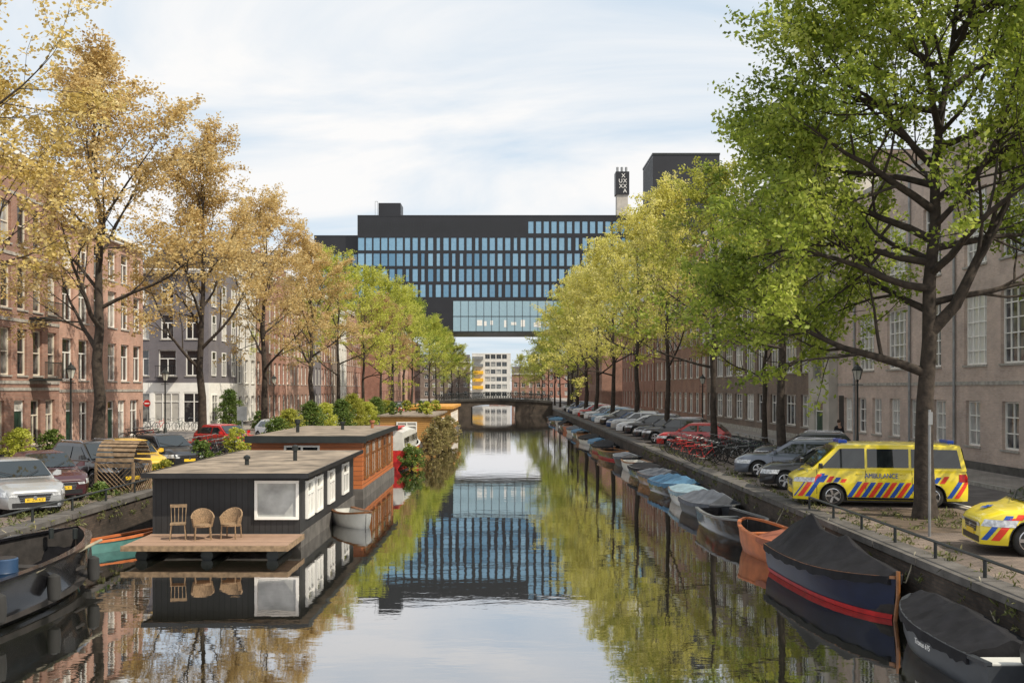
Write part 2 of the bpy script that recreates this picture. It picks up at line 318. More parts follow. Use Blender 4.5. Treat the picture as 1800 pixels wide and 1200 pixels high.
# ---------------------------------------------------------------- buildings
FR={}
def frame_mesh(wd,h,style):
    k=(round(wd,2),round(h,2),style)
    if k in FR: return FR[k]
    g=MB(); f=.08; a=wd/2
    g.box(-a,-a+f,0,.09,0,h); g.box(a-f,a,0,.09,0,h); g.box(-a+f,a-f,0,.09,0,f); g.box(-a+f,a-f,0,.09,h-f,h)
    def vb(x,z0=f,z1=None,t=.025): g.box(x-t,x+t,.01,.08,z0,(h-f) if z1 is None else z1)
    def hb(z,t=.03): g.box(-a+f,a-f,.005,.085,z-t,z+t)
    if style=='cross': hb(h*.66,.035); vb(0,f,h*.66-.035,.035)
    elif style=='sash': hb(h*.5)
    elif style=='grid':
        nx=max(2,int(wd/.5)); nz=max(2,int(h/.55))
        for i in range(1,nx): vb(-a+wd*i/nx,t=.03)
        for i in range(1,nz): hb(h*i/nz,.022)
    elif style=='wide':
        nx=max(2,round(wd/.8))
        for i in range(1,nx): vb(-a+wd*i/nx,t=.04)
        hb(h*.7)
    me=g.mesh('window_frame'); pm=MB().add([(-a+f*.5,.06,f*.5),(a-f*.5,.06,f*.5),(a-f*.5,.06,h-f*.5),(-a+f*.5,.06,h-f*.5)],[(0,1,2,3)]).mesh('pane')
    s=MB().box(-a-.06,a+.06,-.2,.02,-.09,-.003).mesh('sill')
    FR[k]=(me,pm,s); return FR[k]
def door_part(t,u,z0,z1,wd,m):
    g=MB(); a=wd/2; h=z1-z0
    g.box(-a,-a+.07,0,.1,0,h); g.box(a-.07,a,0,.1,0,h); g.box(-a+.07,a-.07,0,.1,h-.07,h); g.box(-a+.07,a-.07,0,.1,h*.78-.03,h*.78+.03)
    g.build('door_frame',M['white'],t,(u,.1,z0))
    q=MB().box(-a+.07,a-.07,.04,.08,0,h*.78-.03)
    for i in (0,1):
        for j in (0,1): q.box(-a+.16+i*(a-.1),-a+.16+i*(a-.1)+a-.26,.025,.04,.2+j*h*.36,.2+j*h*.36+h*.28)
    dd=q.build('door',m,t,(u,.1,z0))
    MB().add([(-a+.07,.06,h*.78+.03),(a-.07,.06,h*.78+.03),(a-.07,.06,h-.07),(-a+.07,.06,h-.07)],[(0,1,2,3)]).build('fanlight',M['glass'],t,(u,.1,z0))
    MB().lathe([(.03,0),(.03,.05)],8,(a-.16,-.03,h*.38),'y').build('door_handle',M['chrome'],dd)
def hwin(t,x,y,z,wd,h,rz,st='wide',pane=None,fr=None):
    fm,pm,sm=frame_mesh(wd,h,st); o=inst(fm,'window',fr or M['white'],t,(x,y,z),(0,0,rz)); inst(pm,'pane',pane or M['glass'],o); return o
def house(name,label,cat,loc,rz,W,H,D,rows,wall,frame,group=None,roof='flat',sill=True,glass=None,cornice=None,plinth=None,band=None,rec=.14,cap=100):
    t=thing(name,label,cat,loc,rz,group); glass=glass or M['glass']
    g=MB(); z=0
    for z0,z1,ws in rows:
        if z0>z: g.box(0,W,0,.3,z,z0)
        u=0
        for (uc,wd,st) in sorted(ws):
            if uc-wd/2>u: g.box(u,uc-wd/2,0,.3,z0,z1)
            u=uc+wd/2
        if u<W: g.box(u,W,0,.3,z0,z1)
        z=z1
    if z<H: g.box(0,W,0,.3,z,H)
    g.box(0,W,.3,D,0,H)
    g.build('wall',wall,t)
    cnt=0; rest=None
    for z0,z1,ws in rows:
        for (uc,wd,st) in ws:
            if st=='door': door_part(t,uc,z0,z1,wd,random.choice([M['black'],M['doorgreen'],M['hullblue'],M['doorgreen']])); continue
            fm,pm,sm=frame_mesh(wd,z1-z0,st); cnt+=1
            if cnt<=cap:
                o=inst(fm,'window',frame,t,(uc,rec,z0)); inst(pm,'pane',glass,o)
                if sill: inst(sm,'sill',M['stone'],o)
            else:
                if rest is None: rest=[]
                rest.append((fm,pm,uc,z0))
    if rest:
        g=MB(); g2=MB()
        for fm,pm,uc,z0 in rest:
            for src,dst in ((fm,g),(pm,g2)):
                dst.add([(v.co.x+uc,v.co.y+rec,v.co.z+z0) for v in src.vertices],[tuple(p.vertices) for p in src.polygons])
        o=tag(g.build('window',frame,t),None,None,None,'stuff'); tag(g2.build('pane',glass,o),None,None,None,'stuff')
    cm=cornice or M['white']
    if roof=='flat':
        MB().box(-.02,W+.02,-.3,.0,H-.35,H-.12).box(-.04,W+.04,-.42,.02,H-.12,H+.05).build('cornice',cm,t)
        MB().box(.05,W-.05,.1,D-.1,H+.003,H+.1).build('roof',M['roof'],t)
    elif roof=='pitched':
        MB().box(-.02,W+.02,-.3,.0,H-.4,H-.15).box(-.04,W+.04,-.42,.02,H-.15,H+.05).build('cornice',cm,t)
        r=MB(); r.loft([[(u,0,H+.05),(u,D,H+.05),(u,D*.6,H+2.6),(u,D*.4,H+2.6)] for u in (.02,W-.02)]).build('roof',M['roof'],t)
        MB().box(W*.75,W*.75+.7,D*.45,D*.45+.6,H+2.2,H+3.6).build('chimney',BR['red'],t)
    elif roof=='gable':
        MB().loft([[(u,y,z) for u,z in ((0,H),(W,H),(W*.78,H+1.3),(W*.62,H+1.5),(W*.55,H+2.6),(W*.45,H+2.6),(W*.38,H+1.5),(W*.22,H+1.3))] for y in (0,.3)]).build('gable',wall,t)
        MB().box(W*.42,W*.58,-.06,.4,H+2.6,H+2.75).box(-.03,W+.03,-.05,0,H-.1,H+.05).build('gable_coping',cm,t)
        MB().loft([[(0,y,H),(W,y,H),(W*.5,y,H+2.3)] for y in (.31,D)]).build('roof',M['roof'],t)
    elif roof=='plain':
        MB().box(-.05,W+.05,-.06,D,H,H+.25).build('roof',cm,t)
    if plinth: MB().box(0,W,-.05,0,0,.35).build('plinth',plinth,t)
    if band:
        g=MB()
        for zb in band: g.box(0,W,-.04,0,zb,zb+.16)
        g.build('stone_band',M['stone'],t)
    return t
def row(W,nw,wd,st,z0,z1,off=0): return (z0,z1,[(W*(i+.5)/nw+off,wd,st) for i in range(nw)])
LZ=R(90); RZ=R(-90)
t=house('brown_brick_house','brown brick house with stone bands at left edge of photo','house',(-25,44,Q),LZ,12,15.5,10,
  [(.5,2.9,[(1.2,1.1,'door'),(3.2,1.3,'cross'),(5.2,1.3,'cross'),(7.4,1.1,'door'),(9.2,1.1,'cross'),(10.9,1.1,'cross')]),
   row(12,7,1.05,'sash',4.2,6.6),row(12,7,1.05,'sash',7.6,9.9),row(12,7,1.05,'sash',10.9,13.0)],BR['brown'],M['cream'],roof='pitched',plinth=M['dkstone'],band=[3.4,3.75,6.95,10.3,13.4])
for zb_ in (3.92,7.15):
    for uu in (2.6,9.4):
        g=MB(); g.box(uu-1,uu+1,-.9,-.045,zb_,zb_+.12); g.box(uu-1,uu+1,-.9,-.86,zb_+.95,zb_+1.0)
        for k in range(15): g.box(uu-1+k*.14,uu-.98+k*.14,-.89,-.87,zb_+.12,zb_+.95)
        g.build('balcony',M['dkmetal'],t)
t=house('pink_brick_house','pink brick corner house beside the side street opening','house',(-25,56.02,Q),LZ,13,13.2,10,
  [(.35,2.75,[(1.4,1.1,'door'),(3.3,1.3,'wide'),(5.4,1.3,'wide'),(7.4,1.1,'door'),(9.2,1.3,'wide'),(11.4,1.5,'wide')]),
   row(13,6,1.4,'cross',4.0,6.4),row(13,6,1.4,'cross',7.4,9.7),row(13,6,1.4,'cross',10.4,12.3)],BR['pink'],M['white'],roof='flat',plinth=M['stone'],band=[3.3])
t=house('corner_shop','corner shop with white ground floor and dark plaster upper walls','shop',(-32,84.4,Q),0,7,13.6,9,
  [(4.6,6.8,[(1.4,1.1,'cross'),(3.5,1.5,'cross'),(5.6,1.1,'cross')]),(7.7,9.8,[(1.4,1.1,'cross'),(3.5,1.1,'cross'),(5.6,1.1,'cross')]),(10.6,12.5,[(1.4,1.1,'cross'),(3.5,1.1,'cross'),(5.6,1.1,'cross')])],BR['grey'],M['white'],roof='flat')
g=MB(); g.box(-.05,7.05,-.12,0,3.2,4.0)
for u in (0,2.1,4.6,6.75): g.box(u,u+.3,-.12,0,0,3.2)
g.box(.3,6.75,-.1,0,0,.6); g.box(7.003,7.06,0,9,0,4.0); g.build('shopfront',M['white'],t)
for u,wd in ((1.2,1.8),(3.5,2.2),(5.8,1.85)):
    fm,pm,sm=frame_mesh(wd,2.55,'wide'); o=inst(fm,'window',M['white'],t,(u,-.1,.62)); inst(pm,'pane',M['glass'],o)
for v_ in (1.4,4.5,7.6):
    hwin(t,7.14,v_,.7,1.7,2.3,LZ,'wide')
    for z_ in (4.6,7.7,10.5): hwin(t,7.08,v_,z_,1.2,2.1,LZ,'cross')
g=MB()
for k in range(9): g.box(2.7+k*.2,2.72+k*.2,-.62,-.6,4.5,5.4)
g.box(2.65,4.4,-.65,-.58,5.4,5.45); g.box(2.65,4.4,-.7,0,4.4,4.48); g.build('balcony',M['black'],t)
y=84.4+9.05
specs=[('white','pitched',7,3),('brown','flat',7.5,3),('red','gable',6.5,3),('pink','pitched',8,4),('brown','pitched',7,3),('grey','flat',7,3),('red','flat',8,4),('dark','gable',6.5,3),('white','flat',7.5,3),('brown','pitched',8,4),('red','pitched',8,4)]
for i,(bk,rf,W_,nw_) in enumerate(specs):
    H=14.6+((i*37)%7)*.35
    rows=[(.4,2.8,[(W_*(k+.5)/nw_,1.15,'door' if k==i%nw_ else 'cross') for k in range(nw_)])]+[row(W_,nw_,1.2,'cross' if i%2 else 'sash',4.0+3.3*k,6.3+3.3*k) for k in range(3)]
    house('canal_house','%s %s-fronted canal house, %s past the side street on left bank'%({'white':'white','brown':'brown brick','red':'red brick','pink':'pink brick','grey':'grey plaster','dark':'dark brick'}[bk],{'pitched':'cornice','flat':'flat','gable':'gable'}[rf],ORD[i]),'house',(-25,y,Q),LZ,W_-.02,H,10,rows,BR[bk],M['white'],group='canal houses on the left bank',roof=rf,plinth=M['dkstone'])
    y+=W_
for i in range(5):
    y0=y+4+i*17
    house('far_house','%s %s brick block beyond the bridge on left bank'%(ORD[i],['red','brown','pink'][i%3]),'house',(-22,y0,Q),LZ,16.8,14+i%3,10,[row(16.8,7,1.2,'cross',1+3.3*k,3.1+3.3*k) for k in range(4)],BR[['red','brown','pink'][i%3]],M['white'],group='brick blocks beyond the bridge, left bank',sill=False,roof='flat')
XF=19.8
big=[(59-54.4,2.4,'grid'),(59-50.2,2.4,'grid'),(59-46,1.9,'grid'),(59-41.8,2.0,'grid'),(59-38.6,2.1,'grid'),(59-34.5,2.1,'grid'),(59-30,2.1,'grid')]
t=house('beige_brick_school','long pale beige brick building with tall grid windows on right','building',(XF,59,Q+.1),RZ,33,14,14,
  [(1.0,2.9,[(59-a,1.3,'grid') for a in (57.2,55.0,52.8,50.4,47.9,45.2,42.0,38.9,35.9,32.9,29.6)]),(4.4,7.4,big),(8.6,11.8,big)],
  BR['beige'],M['white'],roof='plain',cornice=M['stone'],plinth=M['dkstone'],band=[3.55],glass=M['glassbright'])
g=MB()
for a in (56.0,48.4,43.6,36.8): g.tube([(59-a,-.08,.2),(59-a,-.08,13.6)],.06,8)
g.build('drainpipe',M['steel'],t)
MB().box(.3,1.1,-.02,0,.0,3.0).build('painted_recess_shade',M['black'],t)  # flat black panel on the wall, painting in the shade of a recessed doorway
t=house('stair_tower','narrow concrete stair tower with a tall column of windows','tower',(XF-.5,63,Q+.1),RZ,3.95,16.5,3,
  [(.0,2.6,[(2.0,1.6,'door')])]+[(4+k*2.45,6.1+k*2.45,[(2.0,2.2,'wide')]) for k in range(5)],M['concrete'],M['steel'],roof='plain',cornice=M['stone'],sill=False)
t=house('dark_brick_office','tall dark brick building with white framed ribbon windows on right bank','building',(XF,97,Q+.1),RZ,33.9,18.5,14,
  [row(33.9,9,2.6,'wide',.9,3.0)]+[row(33.9,9,2.9,'wide',4.5+3.5*k,7.0+3.5*k) for k in range(4)],BR['dark'],M['white'],roof='flat',cornice=M['white'],plinth=M['stone'],glass=M['glassbright'])
t=house('brown_brick_office','brown brick building with pale window bands beyond the dark one','building',(XF,130,Q+.1),RZ,32.9,18.0,14,
  [row(32.9,10,2.0,'wide',.9,3.0)]+[row(32.9,10,2.0,'wide',4.5+3.4*k,6.7+3.4*k) for k in range(4)],BR['brown'],M['white'],roof='flat',cornice=M['white'],glass=M['glassbright'])
t=house('red_brick_block','red brick block near the bridge on right bank','building',(XF,166,Q+.1),RZ,35,16,14,
  [row(35,10,1.6,'cross',.9,3.0)]+[row(35,10,1.6,'cross',4.5+3.4*k,6.7+3.4*k) for k in range(3)],BR['red'],M['white'],roof='flat',sill=False)
for i in range(3):
    house('far_house','%s brown block beyond the bridge on right bank'%ORD[i],'house',(17,200+i*30,Q),RZ,28,13+i,10,[row(28,9,1.4,'cross',1+3.3*k,3.1+3.3*k) for k in range(3)],BR[['brown','red','dark'][i%3]],M['white'],group='brown blocks beyond the bridge, right bank',sill=False)
BLK=mat('black_cladding',(.014,.015,.020),.45,var=.15,scale=.3)
YB=240; x0=-35.2; WB=70; zb=18.2
rows=[]; pit=1.86; nn_=int(WB/pit); base=8.2; rw_=random.Random(8)
for r_ in range(4):
    z0=base+.3+r_*3.75; ws=[]
    for k in range(nn_):
        wdt=1.66 if (k<6 and r_>1) else rw_.choice([1.42,1.42,1.3,1.42,.95])
        ws.append((.9+k*pit,wdt,'slim'))
    rows.append((z0,z0+3.2,ws))
rows.append((base+.4+4*3.75+.25,base+.4+4*3.75+3.3,[(.9+k*pit,1.42,'slim') for k in range(22,nn_)]))
t=house('black_office_bridge','huge black office block spanning high over the canal','building',(x0,YB,zb),0,WB,28,20,rows,BLK,BLK,roof='none',sill=False,glass=M['glassdark'],rec=.05)
MB().box(23,WB-.1,-.05,0,.35,7.6).build('glass_storey',M['glassblue'],t)
g=MB()
for k in range(26): g.box(23+k*1.86,23.08+k*1.86,-.12,-.05,.35,7.6)
g.box(23,WB,-.14,-.05,3.9,4.0); g.box(23,WB,-.16,0,0,.35); g.build('mullion',M['dkmetal'],t)
g=MB(); rr=random.Random(5)
for k in range(26):
    u=24+k*1.6+rr.random()
    if rr.random()<.7: g.box(u,u+.4+rr.random()*.9,-.075,-.055,1.3+rr.random()*.6,2.3+rr.random()*.8)
g.build('pale_furniture',M['white'],t)
g=MB()
for k in range(60): g.box(.2+k*.66,.28+k*.66,-.04,0,24.0,26.6)
g.build('louvre',M['dkmetal'],t)
MB().box(0,WB,-.06,20,28,28.3).build('roof',BLK,t)
MB().box(4.8,10.2,2,8,28.3,31.6).build('plant_room',BLK,t)
g=MB()
for u in (4.0,4.6): g.tube([(u,2,28.3),(u,2,32)],.05,5)
g.box(4,4.6,1.97,2.03,31.9,32); g.box(27,31,4,8,28.3,29.0); g.box(33,37,4,8,28.3,28.9); g.build('roof_equipment',M['steel'],t)
house('black_office_wing','lower black wing left of the canal spanning block','building',(-46,YB+2,Q),0,10.7,40.5,18,[row(10.7,6,1.3,'slim',22+3.75*k,25+3.75*k) for k in range(4)],BLK,BLK,roof='plain',cornice=BLK,sill=False,glass=M['glassdark'])
t=house('far_apartment','white apartment block with yellow balconies far under the black building','building',(-10.6,335,Q),0,13,15.2,12,[(1.0+2.5*k,2.5+2.5*k,[(5.2+i*1.9,1.6,'wide') for i in range(4)]) for k in range(6)],BR['white'],M['steel'],roof='plain',sill=False)
for k in range(6): MB().box(.2,3.8,-1.2,-.02,.9+2.5*k,(2.0 if k in (1,2,3) else 1.8)+2.5*k).build('balcony',M['balcyellow'] if k in (1,2,3) else M['steel'],t)
for i,(xa,xb,yy,hh,bk) in enumerate([(3,14,360,9,'brown'),(14,34,380,13,'red'),(-34,-12,350,13,'dark'),(-6,3,420,8,'red')]):
    house('distant_house','%s low house on the far skyline beyond the bridge'%['brown','red','dark','small red'][i],'house',(xa,yy,Q),0,xb-xa,hh,10,[row(xb-xa,max(3,int((xb-xa)/2.6)),1.2,'cross',1+3*k,2.7+3*k) for k in range(int(hh/3.2))],BR[bk],M['white'],group='distant skyline houses',sill=False,roof='pitched')
t=thing('black_tower','tall black box tower behind the right bank roofs','tower',(30,200,Q))
MB().box(0,13.4,0,14,0,50.4).build('wall',BLK,t)
g=MB()
for k in range(20): g.box(-.06,0,.3+k*.7,.36+k*.7,30,50)
g.build('cladding_fin',M['steel'],t); MB().box(-.1,13.5,-.1,14.1,50.4,50.8).build('roof',M['dkmetal'],t)
t=thing('logo_chimney','slim black chimney tower with white crosses emblem on its top','chimney',(28.2,250,Q))
MB().box(0,3.4,0,3.4,52.3,58).build('emblem_box',BLK,t); MB().box(.3,3.1,.3,3.1,0,52.3).build('shaft',M['concrete'],t)
g=MB()
for k in range(3): g.tube([(.6+k*1.1,1.6,58),(.6+k*1.1,1.6,59.4)],.32,10)
g.build('flue',M['steel'],t)
def text(body,size,name,m,parent,loc,rot,ext=.004,align='CENTER',sx=1):
    c=bpy.data.curves.new('txt','FONT'); c.body=body; c.size=size; c.extrude=ext; c.align_x=align; c.align_y='CENTER'
    o=bpy.data.objects.new('txt',c); COL.objects.link(o); bpy.context.view_layer.update()
    me=bpy.data.meshes.new_from_object(o.evaluated_get(bpy.context.evaluated_depsgraph_get())); bpy.data.objects.remove(o)
    me.materials.clear(); return inst(me,name,m,parent,loc,rot,scale=(sx,1,1))
for (ch,xx,z) in (('X',1.9,56.9),('U',1.2,55.6),('X',2.3,55.6),('X',2.3,54.3),('X',1.3,54.3),('A',2.3,53.1)): text(ch,1.4,'emblem_mark',M['white'],t,(xx,-.04,z),(R(90),0,0),.02)

# ---------------------------------------------------------------- canal bridge
t=thing('canal_bridge','old arched canal bridge with dark railings crossing far ahead','bridge',(0,172,0))
def deckz(x): u=(x+1.75)/10.25; return 3.0-.45*u*u
g=MB(); xs=[XL+i*(XR-XL)/24 for i in range(25)]
g.loft([[(x,0,deckz(x)-.4),(x,8,deckz(x)-.4),(x,8,deckz(x)),(x,0,deckz(x))] for x in xs]); g.build('deck',M['bridgestone'],t)
g=MB(); ar=[(-5.6+7.7*i/12) for i in range(13)]
g.box(XL,-5.6,.2,7.8,-2,1.7); g.box(2.1,XR,.2,7.8,-2,1.7)
def az_(x): u=(x+1.75)/3.85; return 1.45+.5*math.sqrt(max(0,1-u*u*.98))
for i in range(12):
    g.loft([[(x,.2,az_(x)),(x,7.8,az_(x)),(x,7.8,deckz(x)-.4),(x,.2,deckz(x)-.4)] for x in (ar[i],ar[i+1])])
g.loft([[(x,.2,1.7),(x,7.8,1.7),(x,7.8,deckz(x)-.4),(x,.2,deckz(x)-.4)] for x in [XL,-9,-7,-5.6]]); g.loft([[(x,.2,1.7),(x,7.8,1.7),(x,7.8,deckz(x)-.4),(x,.2,deckz(x)-.4)] for x in [2.1,4,6,XR]])
g.build('abutment',BR['quay'],t)
for yy in (.1,7.8):
    g=MB(); g.tube([(x,yy,deckz(x)+1.05) for x in xs],.06,6); g.tube([(x,yy,deckz(x)+.15) for x in xs],.04,6)
    for i in range(48):
        x=XL+i*(XR-XL)/48; x2=x+(XR-XL)/48; g.tube([(x,yy,deckz(x)),(x,yy,deckz(x)+1.05)],.03,4); g.tube([(x,yy,deckz(x)+.15),(x2,yy,deckz(x2)+1.05)],.022,4); g.tube([(x,yy,deckz(x)+1.05),(x2,yy,deckz(x2)+.15)],.022,4)
    g.build('railing',M['dkmetal'],t)

# ---------------------------------------------------------------- trees
def leafmesh(name,cent,per,rad,size,seed,droop=0,flat=.75,wide=.3):
    rg=np.random.default_rng(seed); C=np.repeat(np.array(cent,dtype=float),per,axis=0); N=len(C)
    off=rg.normal(0,1,(N,3)); off/= (np.linalg.norm(off,axis=1,keepdims=True)+1e-6); off*=(rg.random((N,1))**.5)*rad*rg.uniform(.6,1.3,(N,1)); off[:,2]*=flat
    P=C+off
    a=rg.normal(0,1,(N,3)); a[:,2]=a[:,2]*.6-droop; a/=np.linalg.norm(a,axis=1,keepdims=True)
    b=rg.normal(0,1,(N,3)); b=np.cross(a,b); b/=np.linalg.norm(b,axis=1,keepdims=True)
    s=size*rg.uniform(.55,1.4,(N,1))
    V=np.stack([P-a*s*.5,P+b*s*wide,P+a*s*.5,P-b*s*wide],axis=1).reshape(-1,3)
    me=bpy.data.meshes.new(name); me.vertices.add(4*N); me.vertices.foreach_set('co',V.ravel())
    me.loops.add(4*N); me.loops.foreach_set('vertex_index',np.arange(4*N,dtype=np.int32))
    me.polygons.add(N); me.polygons.foreach_set('loop_start',np.arange(0,4*N,4,dtype=np.int32)); me.update(calc_edges=True); me.validate()
    return me
def grow(seed,H,fork,spread,nl=10,r0=.3,sec=6,ter=4,lean=(0,0),extra=None,leader=.86,elev=(28,68),shape=.55,twn=3):
    rn=random.Random(seed); g=MB(); tips=[]
    def rv(k): return Vector((rn.uniform(-k,k),rn.uniform(-k,k),rn.uniform(-k,k)))
    def branch(p,d,L,r,lev,up=.06):
        n_=(6,4,3)[lev]; pts=[p]; ds=[]
        for i in range(n_):
            d=(d+rv(.2)+Vector((0,0,up))).normalized(); p=p+d*L/n_; pts.append(p); ds.append(d)
        rs=[max(.008,r*(1-.8*i/n_)) for i in range(n_+1)]
        g.tube(pts,rs,(7,5,3)[lev],caps=False)
        if lev==0:
            for k in range(sec):
                s=.22+.78*(k+.5)/sec; i=min(n_-1,int(s*n_)); q=pts[i].lerp(pts[i+1],s*n_-i)
                dd=(ds[i]+rv(1.0).normalized()*.95).normalized(); branch(q,dd,L*(.58-.28*s)+.5,rs[i]*.5,1,up if up<0 else .06)
            branch(pts[-1],ds[-1],L*.25,rs[-1],2)
        elif lev==1:
            for k in range(ter):
                s=.25+.75*(k+.7)/ter; i=min(n_-1,int(s*n_)); q=pts[i].lerp(pts[i+1],min(1,s*n_-i))
                dd=(ds[i]+rv(1.0).normalized()*.9).normalized(); branch(q,dd,L*.45+.25,rs[i]*.5,2,up)
        else:
            for s in (0.35,.7,1.0)[:twn]:
                i=min(n_-1,int(s*n_)); tips.append(tuple(pts[i].lerp(pts[min(n_,i+1)],s*n_-i)))
    n_=10; pts=[]
    for i in range(n_+1):
        s=i/n_; pts.append(Vector((lean[0]*s*s+rn.uniform(-.12,.12)*(i>0)*(.5+s),lean[1]*s*s+rn.uniform(-.12,.12)*(i>0)*(.5+s),H*leader*s)))
    rs=[r0*(1.35 if i==0 else 1)*(1-.9*(i/n_)**.9) for i in range(n_+1)]
    pts.insert(1,pts[0].lerp(pts[1],.3)); rs.insert(1,r0*1.05); rs=[max(.03,q) for q in rs]
    g.tube(pts,rs,12,caps=False)
    def tp(z):
        for i in range(len(pts)-1):
            if pts[i+1].z>=z: return pts[i].lerp(pts[i+1],(z-pts[i].z)/(pts[i+1].z-pts[i].z)),rs[i]
        return pts[-1],rs[-1]
    for k in range(nl):
        s=k/(nl-1); z=fork+(H*leader*.97-fork)*s**.85; p,r=tp(z); a=k*2.4+rn.uniform(-.4,.4)
        e=R(elev[0]+(elev[1]-elev[0])*s+rn.uniform(-8,8)); L_=spread*(1.1-shape*s)*rn.uniform(.85,1.12)
        branch(p,Vector((math.cos(a)*math.cos(e),math.sin(a)*math.cos(e),math.sin(e))),L_,r*.55,0)
    branch(pts[-1],Vector((0,0,1)),H*(1-leader),.04,1)
    for e_ in (extra or []):
        p,r=tp(e_[0]); branch(p,Vector(e_[1]).normalized(),e_[2],e_[3],0,e_[4])
    return g.mesh('trunk',True,80,fix=False),tips
TR={}
def variant(key,seed,per,rad,size,**k):
    tm,tips=grow(seed,**k); TR[key]=(tm,leafmesh('crown',tips,per,rad,size,seed,wide=.36))
variant('elmA',3,28,.40,.135,H=19,fork=5.4,spread=5.0,nl=15,r0=.3,elev=(34,76))
variant('elmB',8,28,.40,.135,H=19,fork=5.0,spread=5.2,nl=15,r0=.28,elev=(36,76))
variant('elmC',21,28,.40,.135,H=19,fork=5.4,spread=5.2,nl=15,r0=.28,elev=(32,74))
variant('limeA',31,19,.42,.165,H=18,fork=5.2,spread=5.6,nl=12,r0=.26,elev=(24,76))
variant('limeB',44,19,.42,.165,H=18,fork=5.0,spread=5.8,nl=12,r0=.24,elev=(20,74))
variant('limeC',57,19,.42,.165,H=18,fork=5.2,spread=5.4,nl=12,r0=.25,elev=(26,78))
variant('thinA',91,16,.38,.16,H=16,fork=4.6,spread=4.6,nl=12,r0=.24,elev=(10,72))
variant('thinB',97,16,.38,.16,H=16,fork=5.0,spread=4.8,nl=12,r0=.22,elev=(14,72))
def tree(key,leaf,x,y,label,group,s=1,rz=0,sz=None,bark='bark',name='canal_tree'):
    t=thing(name,label,'tree',(x,y,Q),rz,group); t.scale=(s,s,sz or s)
    inst(TR[key][0],'trunk',M[bark],t); inst(TR[key][1],'crown',LF[leaf],t); return t
GL='trees along the left quay'; GR='trees along the right quay'
left=[('elmB','gold',-17.6,30.5,1.03,1.0),('elmA','orange',-17.5,43,1.02,.94),('elmB','orange',-17.3,57,1.0,.93),('elmC','orange',-17.3,72,1.0,.9),('elmA','orange',-17.2,89,.95,.86),
 ('limeA','lime',-16.8,101,.95,.92),('limeB','lime',-16,114,.95,.92),('limeC','pinkish',-15.6,126,.85,.82),('limeA','lime',-15.4,138,1.0,1),('limeB','lime',-15,150,1.0,1),('limeC','green',-15,163,1.0,1)]
for i,(k,lf,x,y,s,sz) in enumerate(left):
    tree(k,lf,x,y,'%s leaved tree, %s along the left quay counted from the camera'%({'orange':'bronze','gold':'golden','lime':'lime green','pinkish':'rusty','green':'green'}[lf],ORD[i]),GL,s,i*1.9,sz)
tree('limeB','lime',-29,100,'green tree standing behind the corner shop roofline','trees behind the left houses',.8,1)
right=[('thinA','green',11.4,41,.92,.9),('thinB','olive',11.4,54,.95,.93),('limeC','yellow',11.2,68,.86,.95),('limeA','yellow',11,82,.98,.95),('limeB','yellow',10.6,96,1.08,.95),
 ('limeC','yellow',10.3,110,1.12,.95),('limeA','yellow',10.3,124,1.15,.95),('limeB','lime',10.3,138,1.15,.95),('limeC','lime',10.4,152,1.1,.92),('limeA','green',10.8,166,1,.88)]
for i,(k,lf,x,y,s,sz) in enumerate(right):
    tree(k,lf,x,y,'%s tree, %s beyond the big foreground tree on right quay'%({'green':'green','olive':'olive green','yellow':'pale yellow','lime':'lime green'}[lf],ORD[i]),GR,s,i*2.3+.7,sz)
tree('thinB','olive',16.8,64,'olive tree by the stair tower between road and building','pavement trees on the right bank',.85,2.2)
ex=[(3.9,(-1,.05,.32),4.6,.14,.0),(5.0,(.9,-.3,1.0),6.0,.18,.05),(5.6,(-.7,.7,.3),4.2,.11,-.04),(6.2,(-.9,-.5,.3),4.6,.12,-.03),(6.6,(.5,-.9,.5),5.0,.12,.02),(6.9,(-1,.1,.25),4.8,.11,-.06),(7.3,(.9,.2,.4),4.5,.11,-.02),(7.5,(-.7,.7,.5),4.4,.12,.0),
    (8.3,(-1,-.1,.4),4.7,.12,-.04),(8.6,(.9,-.5,.5),4.6,.11,0),(9.0,(-.8,.5,.3),4.6,.1,-.05),(9.5,(-.9,-.4,.6),4.3,.11,.0),(10,(.9,.1,.5),4.3,.1,0),(10.5,(-.6,-.7,.7),4.2,.1,.0),(11,(-.9,.4,.4),4.3,.1,0),(11.5,(.9,-.3,.6),4.2,.1,0),(12,(-.9,-.3,.6),3.9,.1,0),(13,(.6,-.5,.7),3.9,.1,0),(13.5,(.9,.4,.6),3.8,.1,0),(14,(-.7,.1,.8),3.6,.09,0),(12.6,(.1,-.9,.5),3.8,.09,0)]
tm,tips=grow(77,18.5,5.8,4.8,nl=13,r0=.275,sec=7,ter=5,elev=(12,66),extra=ex,shape=.28,lean=(1.2,0))
t=thing('foreground_tree','big leafy green tree on the right quay in front of the ambulance','tree',(11.4,26.9,Q),0)
inst(tm,'trunk',M['bark'],t); inst(leafmesh('crown',tips,27,.4,.15,9,droop=.6,wide=.27),'crown',LF['green'],t)
for i,(x,y,k,lf,s) in enumerate([(-14,188,'limeA','lime',.9),(-14,206,'limeB','green',.9),(-13.5,226,'limeC','lime',.9),(-13,250,'limeA','olive',.85),(-12.5,280,'limeB','lime',.85),
   (10.8,190,'limeB','lime',.85),(10.8,210,'limeC','olive',.85),(10.5,232,'limeA','olive',.8),(10,258,'limeB','olive',.8),(9,290,'limeC','olive',.75),(5.5,340,'limeA','olive',.8),(9.5,345,'limeB','green',.8),(-15,330,'limeB','olive',.8)]):
    tree(k,lf,x,y,'%s tree beyond the bridge, %s counted with the left bank first'%({'lime':'lime green','green':'green','olive':'olive'}[lf],ORD[i]),'trees beyond the bridge',s,i*1.3)
